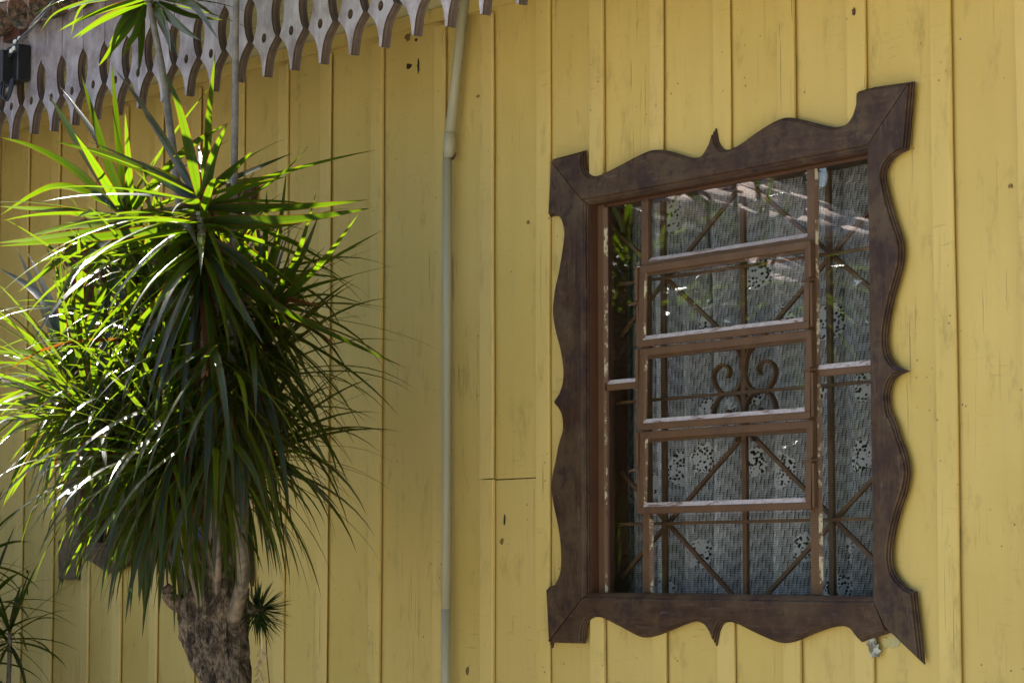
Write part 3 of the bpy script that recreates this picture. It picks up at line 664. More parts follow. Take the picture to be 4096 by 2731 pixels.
def putty_h(x0, x1, z, yf, yg, h, mat='putty'):
    mb = MB(); mb.add([(x0, yf, z), (x0, yg, z), (x0, yg, z+h), (x1, yf, z), (x1, yg, z), (x1, yg, z+h)], [(0, 1, 2), (5, 4, 3), (0, 2, 5, 3), (0, 3, 4, 1), (1, 4, 5, 2)])
    return wpart(mb, 'putty', mat)
def putty_v(x, z0, z1, yf, yg, w, mat='peel'):
    mb = MB(); mb.add([(x, yf, z0), (x, yg, z0), (x+w, yg, z0), (x, yf, z1), (x, yg, z1), (x+w, yg, z1)], [(0, 2, 1), (3, 4, 5), (0, 3, 5, 2), (0, 1, 4, 3), (1, 2, 5, 4)])
    return wpart(mb, 'putty', mat)
MXL = at(2580, 1500, YS).x; MXR = at(3250, 1500, YS).x; MW = 0.030
mb = MB().box(MXL-MW/2, MXL+MW/2, YS, YS+0.016, JB+0.010, JT-0.010, 0.0015); wpart(mb, 'mullion', 'sash')
mb = MB().box(MXR-MW/2, MXR+MW/2, YS, YS+0.016, JB+0.010, JT-0.010, 0.0015); wpart(mb, 'mullion', 'sash')
# glazing bars in the narrow side lights
zl = at(2480, 1540, YS).z; zr = at(3350, 1480, YS).z
wpart(MB().box(JL+0.0405, MXL-MW/2-0.0003, YS+0.002, YS+0.014, zl-0.012, zl+0.006, 0.001), 'glazing_bar', 'sash')
wpart(MB().box(MXR+MW/2+0.0003, JR-0.0345, YS+0.002, YS+0.014, zr-0.012, zr+0.006, 0.001), 'glazing_bar', 'sash')
def pane(x0, x1, z0, z1, y=YG):
    return wpart(MB().box(x0, x1, y, y+0.003, z0, z1), 'pane', 'glass')
ZT0 = at(2900, 1005, YS).z; ZL3 = at(2900, 2052, YS).z        # top of first louvre, bottom of last
ZA = JT-0.010; ZB_ = JB+0.010
pane(JL+0.034, MXL-0.010, zl+0.004, ZA+0.004); pane(JL+0.034, MXL-0.010, ZB_-0.004, zl-0.010)
pane(MXR+0.010, JR-0.030, zr+0.004, ZA+0.004); pane(MXR+0.010, JR-0.030, ZB_-0.004, zr-0.010)
pane(MXL+0.010, MXR-0.010, ZT0+0.002, ZA+0.004); pane(MXL+0.010, MXR-0.010, ZB_-0.004, ZL3-0.002)
putty_h(JL+0.041, MXL-MW/2, zl+0.0062, YS+0.003, YG, 0.012); putty_h(MXR+MW/2, JR-0.035, zr+0.0062, YS+0.003, YG, 0.013)
putty_v(JL+0.0303, zl+0.01, ZA, YS+0.001, YS+0.0075, 0.009); putty_v(JL+0.0303, ZB_, zl-0.012, YS+0.001, YS+0.0075, 0.005)
putty_v(MXR+MW/2+0.0002, ZB_, zr-0.012, YS+0.002, YG, 0.008); putty_v(MXR+MW/2+0.0002, zr+0.02, ZA, YS+0.002, YG, 0.005)
putty_v(MXL+MW/2+0.0002, ZB_, ZL3-0.01, YS+0.002, YG, 0.008)
putty_h(MXL+MW/2+0.003, MXR-MW/2-0.003, ZT0+0.0035, YS-0.002, YG, 0.012)
# fixed transom above the louvres
wpart(MB().box(MXL+MW/2+0.0003, MXR-MW/2-0.0003, YS+0.001, YS+0.014, ZT0-0.006, ZT0+0.003, 0.001), 'glazing_bar', 'sash')
# three pivoting louvre sashes, bottoms swung slightly outwards
H3 = (ZT0 - 0.007 - ZL3)/3
LX0, LX1 = MXL-0.012, MXR+0.006
for i in range(3):
    z1 = ZT0 - 0.007 - i*H3; z0 = z1 - H3 + 0.004; zc = (z0+z1)/2; BWD = 0.021
    tilt = -math.radians((2.3, 1.9, 2.2)[i]); yf = YS - 0.014; ybk = YS - 0.0005
    piv = Matrix.Translation((0, YS-0.01, zc)) @ Matrix.Rotation(tilt, 4, 'X') @ Matrix.Translation((0, -(YS-0.01), -zc))
    mb = MB()
    mb.box(LX0, LX1, yf, ybk, z1-BWD, z1, 0.0015); mb.box(LX0, LX1, yf, ybk, z0, z0+BWD*0.9, 0.0015)
    mb.box(LX0+0.0004, LX0+BWD, yf+0.0004, ybk-0.0004, z0+BWD*0.9, z1-BWD, 0.0012); mb.box(LX1-BWD, LX1-0.0004, yf+0.0004, ybk-0.0004, z0+BWD*0.9, z1-BWD, 0.0012)
    mb.box(LX0+BWD, LX0+BWD+0.008, ybk-0.004, ybk+0.006, z0+BWD, z1-BWD); mb.box(LX0+BWD+0.008, LX1-BWD, ybk-0.004, ybk+0.006, z1-BWD-0.009, z1-BWD)
    for q in mb.v: q.xyz = piv @ q
    wpart(mb, 'louvre_sash', 'sash')
    o = pane(LX0+BWD-0.006, LX1-BWD+0.006, z0+BWD*0.9-0.006, z1-BWD+0.006, ybk-0.005)
    for q in o.data.vertices: q.co = piv @ q.co
    o = putty_h(LX0+BWD, LX1-BWD, z0+BWD*0.9+0.0002, yf+0.002, ybk-0.0055, 0.012)
    for q in o.data.vertices: q.co = piv @ q.co
    o = putty_v(LX0+BWD+0.0002, z0+BWD, z1-BWD, yf+0.003, ybk-0.0055, 0.007)
    for q in o.data.vertices: q.co = piv @ q.co
    # side flanges in two halves and the pivot catches
    for xs, xe in ((LX0-0.011, LX0-0.0005), (LX1+0.0005, LX1+0.010)):
        wpart(MB().box(xs, xe, yf-0.004, ybk-0.002, zc+0.018, z1-0.002, 0.001), 'flange', 'sash')
        wpart(MB().box(xs+0.003, xe+0.002 if xs > -5 else xe, yf-0.002, ybk-0.002, z0+0.004, zc+0.004, 0.001), 'flange', 'sash')
        c = (xs+xe)/2; mb = MB().tube([(c+0.006, ybk, zc+0.014), (c, yf-0.004, zc+0.011), (c-0.014, yf-0.020, zc+0.004)], [0.004, 0.0045, 0.003], 6)
        wpart(mb, 'catch', 'sash')

# ------------------------------------------------------------------ iron grille behind the glass
YI = 0.088
def build_grille():
    root = tag(empty('window_grille', (-5.1, YI, 1.5)), 'brown iron window grille with curled scrolls, seen behind the louvred panes beside the downpipe', 'grille', None)
    rp = root.location.copy()
    def gp(mb, name): o = mb.build(name, 'iron', root); o.location = -rp; return o
    xs = [at(q, 1500, YI).x for q in (2657, 2978, 3322)]; xm = xs[1]; s = (xs[2]-xs[0])/2
    zt = at(3320, 1018, YI).z; zm = at(2978, 1570, YI).z; zb = at(2978, 2086, YI).z
    top = zt + (zt - at(2980, 1395, YI).z); bottomz = JB+0.003
    for x in xs: gp(MB().box(x-0.009, x+0.009, YI-0.006, YI+0.006, bottomz, JT-0.003, 0.001), 'upright_bar')
    for z in (zt, zm, zb): gp(MB().box(JL+0.002, JR-0.002, YI-0.014, YI-0.0065, z-0.0045, z+0.0045, 0.0008), 'cross_bar')
    h = (zt-zb)/2
    zs1 = zm + 0.105; zs2 = zm - 0.105; hh = zt - zs1
    def clip(a, b):
        t0 = 0.0
        for _ in range(1): pass
        ax, az = a; bx, bz = b
        if bx < JL+0.002: t = (JL+0.002-ax)/(bx-ax); bx, bz = JL+0.002, az+(bz-az)*t
        if bx > JR-0.002: t = (JR-0.002-ax)/(bx-ax); bx, bz = JR-0.002, az+(bz-az)*t
        if bz > JT-0.003: t = (JT-0.003-az)/(bz-az); bx, bz = ax+(bx-ax)*t, JT-0.003
        if bz < bottomz: t = (bottomz-az)/(bz-az); bx, bz = ax+(bx-ax)*t, bottomz
        return (bx, bz)
    for x, sg in ((xs[0], 1), (xs[2], -1)):
        for z, zin in ((zt, zs1), (zb, zs2)):
            up = 1 if zin < z else -1
            for e in ((xm, zin), (xm, 2*z-zin), (x-sg*s, zin), (x-sg*s, 2*z-zin)):
                a = (x, z); b = clip(a, e)
                gp(MB().bar((a[0], YI+0.011, a[1]), (b[0], YI+0.011, b[1]), 0.011, 0.009), 'brace')
        
    raw = [(1000, 150), (962, 240), (945, 330), (950, 420), (985, 490), (1050, 525), (1110, 508), (1160, 450), (1183, 370), (1165, 310), (1115, 280), (1070, 300), (1050, 345), (1066, 385)]
    pts = P(raw, 2500, 1300, 0.5102, YI)
    pts = catmull([(a-xm, b-zm) for a, b in pts], 4)
    for sx in (1, -1):
        for sz in (1, -1):
            line = [(xm+sx*a, YI, zm+sz*b) for a, b in pts]
            mb = MB()
            for a, b in zip(line[:-1], line[1:]):
                d = (Vector(b)-Vector(a)).normalized()*0.0012
                mb.bar(Vector(a)-d, Vector(b)+d, 0.0075, 0.015)
            gp(mb, 'scroll')
    return root
grille = build_grille()
# ------------------------------------------------------------------ curtains
def curtain(name, x0, x1, z0, z1, y, mat, seed, folds=10, amp=0.042, slant=0.0, over=0.016):
    r = random.Random(seed); nx, nz = 420, 14; vs = []; uv = []; fs = []
    ph = [r.uniform(0, 6.28) for _ in range(4)]
    for j in range(nz+1):
        v = j/nz; arc = 0.0; last = None
        for i in range(nx+1):
            u = i/nx; z = z1 + (z0-z1)*v
            xa = x0 + slant*(1-v)**2; x = xa + (x1-xa)*u + 0.006*math.sin(9*u+3*v+ph[0])
            fo = 2*math.pi*folds*(u + 0.018*math.sin(7*u+ph[1]) + 0.006*math.sin(3*v+ph[2]+9*u)); x += over*(0.6+0.4*math.sin(4*u+ph[3]+1.5*v))*math.sin(2*fo+0.6)
            f = 2*math.pi*folds*(u + 0.018*math.sin(7*u+ph[1]) + 0.006*math.sin(3*v+ph[2]+9*u))
            yy = y + amp*(0.55+0.45*v)*math.sin(f)*(0.7+0.3*math.sin(5*u+ph[3])) + 0.006*math.sin(2.3*f+ph[0])
            if last is not None: arc += math.hypot(x-last[0], yy-last[1])
            last = (x, yy); vs.append((x, yy, z)); uv.append((arc, (z0-z1)*v + 3.0))
    for j in range(nz):
        for i in range(nx): k = j*(nx+1)+i; fs.append((k, k+1, k+nx+2, k+nx+1))
    me = mesh(name, vs, fs, uv, True); return link(name, me, None, mat)
lace = tag(curtain('lace_curtain', JL-0.13, JR+0.03, JB-0.06, JT+0.06, 0.19, 'lace', 5, slant=-0.02), 'white flower patterned lace curtain hanging behind the iron grille of the louvred window', 'curtain')
lace.location = (0, 0, 0)
mb = MB().tube([(JL-0.2, 0.19, JT+0.055), (JR+0.08, 0.19, JT+0.055)], 0.007, 8); rod = mb.build('curtain_rod', 'iron', lace)
# ------------------------------------------------------------------ second window: a copy of the first, set higher up behind the plant
def copy_tree(o, parent, dx=0.0, dz=0.0):
    c = o.copy(); COL.objects.link(c); c.parent = parent
    if dx or dz: c.location = o.location + Vector((dx, 0, dz))
    for ch in list(o.children): copy_tree(ch, c)
    return c
copy_tree(win, house, WIN_DX, WIN_DZ)
gr2 = copy_tree(grille, None, WIN_DX, WIN_DZ); gr2['label'] = 'brown iron window grille behind the tall spiky-leaved plant, mostly hidden by leaves'
blue = tag(curtain('blue_curtain', JL+0.03+WIN_DX, JR+0.03+WIN_DX, JB-0.06+WIN_DZ, JT+0.06+WIN_DZ, 0.19, 'blue', 8, 8), 'dull blue curtain in the window hidden behind the spiky-leaved plant', 'curtain')
mb = MB().tube([(JL-0.05+WIN_DX, 0.19, JT+0.055+WIN_DZ), (JR+0.08+WIN_DX, 0.19, JT+0.055+WIN_DZ)], 0.007, 8); mb.build('curtain_rod', 'iron', blue)

# ------------------------------------------------------------------ downpipe
def downpipe():
    ypipe = -0.036; r = 0.0145
    root = tag(empty('downpipe', (-6.40, ypipe, 0.0)), 'thin grey-green painted downpipe running down the yellow wall from the eave', 'pipe')
    rp = root.location.copy()
    def pp(mb, n, m='pipe', smooth=True):
        o = mb.build(n, m, root, smooth=smooth); o.location = -rp
        return o
    xa = at(1789, 714, ypipe); xb = at(1783, 2686, ypipe); xt = at(1828, 270, ypipe); xc = at(1797, 560, ypipe)
    dx = (xb.x-xa.x)/(xb.z-xa.z)
    pts = [(xa.x + dx*(z-xa.z), ypipe, z) for z in (0.05, 0.6, 1.2, 1.466)]
    pp(MB().tube(pts, r, 16), 'pipe_length')
    pts = [(xa.x + dx*(z-xa.z), ypipe, z) for z in (1.4665, 1.9, 2.4, xc.z-0.035)]
    pp(MB().tube(pts, r*1.02, 16), 'pipe_length')
    d = (xt - xc).normalized(); e = xc + d*((3.50-xc.z)/d.z)
    pp(MB().tube([tuple(xc - d*0.03), tuple(xc + d*0.2), tuple(e)], r*1.12, 16), 'pipe_length')
    pp(MB().tube([(xc.x-0.002, ypipe, xc.z-0.055), (xc.x-0.001, ypipe, xc.z-0.038), (xc.x, ypipe, xc.z-0.034), tuple(xc + d*0.022), tuple(xc+d*0.024)], [r*1.06, r*1.18, r*1.32, r*1.32, r*1.1], 16), 'coupling')
    for z in (0.7,):
        x = xa.x+dx*(z-xa.z); pp(MB().box(x-0.006, x+0.004, -0.034, 0.002, z-0.006, z+0.006, 0.001), 'clip', 'rust', False)
    z = xc.z-0.06; pp(MB().tube([(xc.x+0.006, ypipe+0.01, z), (xc.x+0.03, ypipe, z+0.004), (xc.x+0.043, ypipe-0.004, z+0.012)], [0.004, 0.0035, 0.002], 6), 'clip', 'rust')
downpipe()

# ------------------------------------------------------------------ floodlight and cable on the valance
def spotlight():
    c = at(22, 268, -0.64); root = tag(empty('spotlight', tuple(c)), 'small black outdoor spotlight box fixed to the grey scalloped eave boards', 'light')
    def q(mb, n, m='black'): o = mb.build(n, m, root); return o
    q(MB().box(-0.055, 0.040, -0.035, 0.030, -0.070, 0.055, 0.006), 'lamp_body'); q(MB().box(-0.020, 0.080, 0.010, 0.063, -0.060, 0.075, 0.004), 'bracket')
    q(MB().box(-0.120, -0.056, -0.045, 0.020, -0.035, 0.075, 0.012), 'lamp_head')
    for k in range(3):
        pts = [(0.0+0.02*k, -0.02, -0.065), (0.01+0.02*k, -0.03, -0.10-0.01*k), (0.035+0.015*k, -0.02, -0.125-0.006*k), (0.055+0.012*k, -0.01, -0.10), (0.05+0.01*k, 0.0, -0.055)]
        q(MB().tube(catmull(pts, 4), 0.0045, 6), 'wire_loop')
    # cable bundle running up over the tiles
    root2 = tag(empty('cable', tuple(at(60, 190, -0.66))), 'bundle of thin dark cables rising from the spotlight across the roof tile edge', 'cable')
    rp = root2.location.copy()
    base = [at(28, 240, -0.63), at(55, 190, -0.67), at(90, 150, -0.70), at(140, 95, -0.76), at(185, 45, -0.80), at(225, -10, -0.82), at(300, -110, -0.82)]
    for k in range(4):
        pts = [tuple(Vector(p) + Vector((0.006*math.sin(k*2+i), 0.004*math.cos(k*3+i), 0.009*math.sin(k*1.7+i*1.3))) - rp) for i, p in enumerate(base)]
        MB().tube(catmull(pts, 4), 0.0032, 6).build('strand', 'cable', root2, smooth=True)
    for px_, py_ in ((60, 168), (78, 155), (55, 195), (45, 205)):
        c2 = at(px_, py_, -0.685) - rp; MB().tube([tuple(c2 + Vector((-0.012, 0, -0.002))), tuple(c2), tuple(c2+Vector((0.013, -0.003, 0.004)))], [0.004, 0.008, 0.004], 7).build('tie', 'white', root2, smooth=True)
    c3 = at(70, 118, -0.60); o = tag(MB().box(-0.10, 0.035, -0.012, 0.024, -0.035, 0.03, 0.003).build('metal_plate', 'rust'), 'dark rusty metal plate under the clay tile edge above the spotlight', 'plate'); o.location = c3
spotlight()

# ------------------------------------------------------------------ plants
DOWN = Vector((0, 0, -1))
def leaf_geo(base, d0, length, width, bend, roll, nseg=9, fold=0.22):
    """curved, folded strap leaf; returns vertices, faces, uvs"""
    pts = []; p = Vector(base); d = Vector(d0).normalized(); ds = length/nseg; dirs = []
    for i in range(nseg+1):
        pts.append(p.copy()); dirs.append(d.copy())
        t = (i+1)/nseg
        d = (d + DOWN*bend*(t**1.4)*2.2/nseg).normalized()
        p = p + d*ds
    vs = []; uv = []; fs = []
    side0 = d0.cross(Vector((0, 0, 1)))
    if side0.length < 0.05: side0 = Vector((1, 0, 0))
    side0.normalize(); side0 = Matrix.Rotation(roll, 3, d0.normalized()) @ side0
    for i, (q, d) in enumerate(zip(pts, dirs)):
        t = i/nseg; s = side0 - d*side0.dot(d); s.normalize(); nrm = s.cross(d)
        w = width*0.5*(min(1.0, 0.42 + t*3.2)*(1.0 - t**2.6)*0.98 + 0.015)
        vs += [q - s*w + nrm*w*fold, q, q + s*w + nrm*w*fold]; uv += [(0, t), (0.5, t), (1, t)]
    for i in range(nseg):
        a = 3*i; fs += [(a, a+1, a+4, a+3), (a+1, a+2, a+5, a+4)]
    return vs, fs, uv
class LeafBag:
    def __init__(s): s.l = []
    def rosette(s, pos, axis, n, length, width, r, amin=8, amax=140, bend=(0.1, 1.0), dead=0.0, stemlen=0.06):
        axis = Vector(axis).normalized(); a = axis.orthogonal().normalized(); b = axis.cross(a)
        g0 = r.uniform(0, 6.28)
        for i in range(n):
            f = (i+0.5)/n; ang = math.radians(amin + (amax-amin)*f**0.9 + r.uniform(-9, 9)); az = g0 + i*2.39996 + r.uniform(-0.2, 0.2)
            d = axis*math.cos(ang) + (a*math.cos(az)+b*math.sin(az))*math.sin(ang)
            base = Vector(pos) + axis*stemlen*(0.5-f) + d*0.006
            L = length*r.uniform(0.78, 1.1)*(0.72 + 0.38*math.sin(math.pi*min(1, f*0.8+0.18)))
            bd = bend[0] + (bend[1]-bend[0])*f + r.uniform(-0.12, 0.22)
            s.l.append((leaf_geo(base, d, L, width*r.uniform(0.8, 1.12), bd, r.uniform(-0.5, 0.5)), r.random() < dead*f, f))
    def emit(s, root, mat, dead_mat, nmax=300, stuffname='foliage', partname='leaf'):
        def score(it):
            (vs, fs, uv), dd, f = it
            tot = 0.0; last = None
            for q in vs[1::3]:
                x, y, d = pix(q)
                if last is not None and -50 < x < IMG_W+50 and -50 < y < IMG_H+50: tot += math.hypot(x-last[0], y-last[1])
                last = (x, y)
            return tot*(1.0 + 0.5*(-vs[0].y))
        order = sorted(s.l, key=score, reverse=True); rp = root.location
        for (vs, fs, uv), dd, f in order[:nmax]:
            o = link(partname, mesh(partname, vs, fs, uv, True), root, dead_mat if dd else mat); o.location = -rp
        rest = order[nmax:]
        if rest:
            V = []; F = []; U = []; mi = []
            for (vs, fs, uv), dd, f in rest:
                o = len(V); V += vs; U += uv; F += [tuple(i+o for i in q) for q in fs]; mi += [1 if dd else 0]*len(fs)
            o = link(stuffname, mesh(stuffname, V, F, U, True, mi), root, [mat, dead_mat]); o.location = -rp; o['kind'] = 'stuff'

def stem(root, pts, radii, name='stem', mat='stem', seg=12, rough=0.0, seed=0):
    pts = catmull([tuple(p) for p in pts], 6); n = len(pts); rad = []
    m = len(radii)
    for i in range(n):
        t = i/(n-1)*(m-1); k = min(int(t), m-2); rad.append(radii[k] + (radii[k+1]-radii[k])*(t-k))
    mb = MB().tube(pts, rad, seg)
    me = mesh(name, mb.v, mb.f, smooth=True); o = link(name, me, root, mat); o.location = -root.location; return o

TY = -0.92
dr = tag(empty('dracaena', (0, 0, 0)), 'tall many-stemmed spiky-leaved plant with sunlit green strap leaves and thick bark trunk', 'plant')
tb = at(885, 2731, TY); dr.location = (tb.x, TY, 0.0)
rl = random.Random(21)
# trunk: noise-displaced column that swells into the fork
def trunk():
    rows = 150; seg = 90; vs = []; fs = []
    # (y pixel, centre x pixel, half width pixels)
    prof = [(5200, 905, 150), (4300, 905, 128), (3400, 905, 112), (2731, 896, 104), (2623, 876, 123), (2540, 860, 139), (2470, 858, 140), (2417, 858, 139), (2370, 872, 122), (2320, 884, 104), (2270, 892, 82)]
    pr = []
    for (py, px_, hw) in prof:
        p = at(px_, py, TY); d = pix(p)[2]; pr.append((p.x, p.z, hw*d/FPX))
    pr[0] = (pr[0][0], -0.03, pr[0][2])
    pr = sorted(pr, key=lambda q: q[1]); pr = [q for q in pr if q[1] > -0.2]
    for j in range(rows+1):
        t = j/rows; z = pr[0][1] + (pr[-1][1]-pr[0][1])*t**0.6
        k = 0
        while k < len(pr)-2 and pr[k+1][1] < z: k += 1
        f = (z-pr[k][1])/(pr[k+1][1]-pr[k][1]); f = f*f*(3-2*f)
        cx = pr[k][0]+(pr[k+1][0]-pr[k][0])*f; r = pr[k][2]+(pr[k+1][2]-pr[k][2])*f
        for i in range(seg):
            a = 2*math.pi*i/seg; q = Vector((math.cos(a), math.sin(a), 0))
            nn = noise.fractal(Vector((q.x*3.5, q.y*3.5, z*9.0)), 0.7, 2.1, 6)*0.13 + abs(noise.noise(Vector((q.x*9, q.y*9, z*3.2))))*-0.10 + noise.noise(Vector((q.x*20, q.y*20, z*16)))*0.035
            rr = r*(1.0 + nn)
            vs.append((cx+q.x*rr, TY+q.y*rr, z))
    for j in range(rows):
        for i in range(seg): fs.append((j*seg+i, j*seg+(i+1) % seg, (j+1)*seg+(i+1) % seg, (j+1)*seg+i))
    fs.append(tuple(rows*seg+i for i in range(seg)))
    o = link('trunk', mesh('trunk', vs, fs, smooth=True), dr, 'bark'); o.location = -dr.location
trunk()
def spx(lst): return [at(a, b, y) for a, b, y in lst]
def addstem(lst, radii, **k): return stem(dr, spx(lst), radii, **k)
addstem([(800, 850, -1.05), (812, 1000, -1.05), (822, 1400, -1.04), (832, 1800, -1.02), (846, 2100, -0.99), (862, 2300, -0.96), (880, 2440, -0.92)], [0.011, 0.012, 0.014, 0.016, 0.019, 0.024])
addstem([(962, -420, -0.92), (945, 0, -0.92), (940, 500, -0.93), (934, 850, -0.94), (928, 1200, -0.95), (928, 1464, -0.95), (938, 1783, -0.96), (953, 2038, -0.97), (971, 2293, -0.96), (945, 2430, -0.92), (905, 2560, -0.90)], [0.0095, 0.0098, 0.0105, 0.011, 0.013, 0.016, 0.021, 0.026])
addstem([(595, -40, -0.90), (615, 100, -0.90), (652, 300, -0.90), (692, 600, -0.90), (722, 850, -0.89), (765, 1080, -0.88), (800, 1400, -0.87), (830, 1900, -0.86), (865, 2330, -0.88)], [0.0095, 0.0105, 0.012, 0.012, 0.014, 0.017])
addstem([(872, 1500, -0.88), (882, 1700, -0.90), (895, 1974, -0.94), (872, 2197, -0.99), (870, 2420, -0.94), (885, 2600, -0.90)], [0.009, 0.010, 0.011, 0.014, 0.020])
addstem([(495, 880, -0.95), (540, 1020, -0.95), (578, 1250, -0.95), (640, 1700, -0.95), (740, 2150, -0.93), (815, 2430, -0.92)], [0.011, 0.012, 0.013, 0.016, 0.022])
addstem([(1024, 1280, -0.78), (1010, 1500, -0.79), (990, 1800, -0.82), (975, 2100, -0.86), (955, 2400, -0.9)], [0.010, 0.011, 0.013, 0.018])
addstem([(295, 1530, -1.05), (370, 1660, -1.04), (520, 1900, -1.02), (690, 2230, -0.98), (800, 2440, -0.95)], [0.011, 0.012, 0.014, 0.022])
addstem([(672, 1900, -1.06), (690, 1970, -1.06), (740, 2150, -1.03), (815, 2420, -0.98)], [0.010, 0.011, 0.014, 0.022])
addstem([(560, 1350, -0.80), (620, 1700, -0.82), (730, 2100, -0.86), (820, 2400, -0.90)], [0.010, 0.012, 0.015, 0.02])
addstem([(690, 2345, -1.02), (672, 2372, -1.03), (690, 2400, -1.02), (735, 2425, -0.99), (790, 2460, -0.95)], [0.016, 0.019, 0.022, 0.026, 0.03], mat='bark')
addstem([(985, 1880, -0.74), (970, 2050, -0.78), (950, 2300, -0.86)], [0.009, 0.011, 0.015])
bag = LeafBag()
up = Vector((0, 0, 1))
LW = 0.036
RT2 = Vector((RGT.x, RGT.y, 0)); TOC = Vector((-FWD.x, -FWD.y, 0)).normalized()
def head(px_, py_, Y, ax, n, L, **k):
    bag.rosette(at(px_, py_, Y), ax, n, L, k.pop('w', LW), rl, **k)
head(800, 850, -1.03, up + RT2*0.03, 40, 0.48, amin=60, amax=150, bend=(0.05, 0.7), w=0.030, dead=0.08, stemlen=0.11)
head(500, 900, -0.96, up - RT2*0.16, 26, 0.46, amin=50, amax=145, bend=(0.08, 0.7), w=0.030, dead=0.04, stemlen=0.09)
head(1028, 1275, -0.78, up*0.9 + RT2*0.30, 70, 0.46, amin=40, amax=150, bend=(0.05, 1.2), w=0.021, dead=0.08, stemlen=0.13)
head(295, 1525, -1.03, up*0.8 - RT2*0.5, 64, 0.44, amin=30, amax=145, bend=(0.05, 1.0), w=0.027, dead=0.04, stemlen=0.09)
head(400, 1690, -1.12, up*0.5 - RT2*0.7 + TOC*0.2, 84, 0.44, amin=8, amax=138, bend=(0.3, 1.4), w=0.023, stemlen=0.10)
head(672, 1850, -1.10, up*0.8 + TOC*0.25, 84, 0.46, amin=12, amax=155, bend=(0.4, 1.6), w=0.022, stemlen=0.12)
head(598, -50, -0.90, up, 40, 0.42, amin=8, amax=110, bend=(0.1, 0.45), w=0.029, dead=0.06, stemlen=0.10)
head(962, -420, -0.92, up, 52, 0.40, amin=8, amax=135, bend=(0.1, 0.6), stemlen=0.10)
head(985, 1860, -0.72, up*0.6 + RT2*0.7, 84, 0.42, amin=8, amax=135, bend=(0.4, 1.5), w=0.018, stemlen=0.11)
head(990, 1560, -0.78, up*0.8 + RT2*0.35, 86, 0.46, amin=10, amax=145, bend=(0.4, 1.6), w=0.020, stemlen=0.12)
head(560, 1340, -0.84, up - RT2*0.2, 44, 0.47, amin=8, amax=140, bend=(0.1, 1.2), w=0.027, stemlen=0.12, dead=0.05)
head(800, 1330, -0.86, up, 84, 0.50, amin=25, amax=165, bend=(0.6, 1.9), stemlen=0.20, w=0.026)
head(660, 1400, -0.95, up, 74, 0.48, amin=20, amax=160, bend=(0.5, 1.7), stemlen=0.18, w=0.025, dead=0.1)
head(920, 1250, -0.80, up, 74, 0.48, amin=40, amax=165, bend=(0.7, 1.9), stemlen=0.18, w=0.024)
head(480, 1880, -0.95, up*0.7 - RT2*0.5, 44, 0.40, amin=30, amax=145, bend=(0.6, 1.7), stemlen=0.12, w=0.020)
head(740, 1620, -0.82, up, 80, 0.46, amin=40, amax=160, bend=(0.7, 1.8), stemlen=0.18, w=0.024)
head(600, 1620, -1.02, up - RT2*0.1, 74, 0.46, amin=40, amax=160, bend=(0.7, 1.8), stemlen=0.16, w=0.023)
head(560, 1960, -1.02, up - RT2*0.2, 34, 0.38, amin=60, amax=155, bend=(0.8, 1.8), stemlen=0.12, w=0.020)
head(690, 1980, -1.04, up, 36, 0.38, amin=70, amax=165, bend=(0.9, 1.9), stemlen=0.12, w=0.021)
head(960, 1780, -0.80, up + RT2*0.2, 66, 0.42, amin=60, amax=160, bend=(0.8, 1.8), stemlen=0.14, w=0.020)

def hero(pts, w, ox, oy, sc, Y, dY=0.0, dead=False, roll=None):
    """a single strap leaf traced along its own midrib, leaving the stem at depth Y and ending dY nearer or farther"""
    pts = [tuple(at(ox+a*sc, oy+b*sc, Y + dY*(k/(len(pts)-1)))) for k, (a, b) in enumerate(pts)]
    cur = [Vector(q) for q in catmull(pts, 5)]; n = len(cur)-1
    L = [0.0]
    for a, b in zip(cur[:-1], cur[1:]): L.append(L[-1] + (b-a).length)
    vs = []; uv = []; fs = []; rr = rl.uniform(-0.8, 0.8)
    if rl.random() < 0.94:                              # most blades are turned so that the sun shines through them
        dm = (cur[2*n//3] - cur[n//4]).normalized(); vd = (CAM - cur[n//2]).normalized(); s0 = dm.cross(-vd).normalized(); best = -9
        for k in range(-6, 7):
            nn = (Matrix.Rotation(k*0.2, 3, dm) @ s0).cross(dm); c = nn.dot(vd); sc_ = -nn.dot(SUN_DIR)*(1 if c > 0 else -1) + 0.55*abs(c) + rl.uniform(0, 0.25)
            if sc_ > best and abs(c) > 0.3: best = sc_; rr = k*0.2
    for k, q in enumerate(cur):
        t = L[k]/L[-1]; d = (cur[min(k+1, n)] - cur[max(k-1, 0)]).normalized()
        sd = d.cross(q - CAM).normalized(); sd = Matrix.Rotation(rr*(0.85+0.25*t), 3, d) @ sd; nr_ = sd.cross(d)
        if nr_.z < 0: nr_ = -nr_
        ww = w*0.5*(min(1.0, 0.45 + t*3.0)*(1.0 - t**2.4)*0.98 + 0.015)
        vs += [q - sd*ww + nr_*ww*0.22, q.copy(), q + sd*ww + nr_*ww*0.22]; uv += [(0, t), (0.5, t), (1, t)]
    for k in range(n): a = 3*k; fs += [(a, a+1, a+4, a+3), (a+1, a+2, a+5, a+4)]
    bag.l.append(((vs, fs, uv), dead, 0.5))
Z1 = (0, 0, 0.8928)
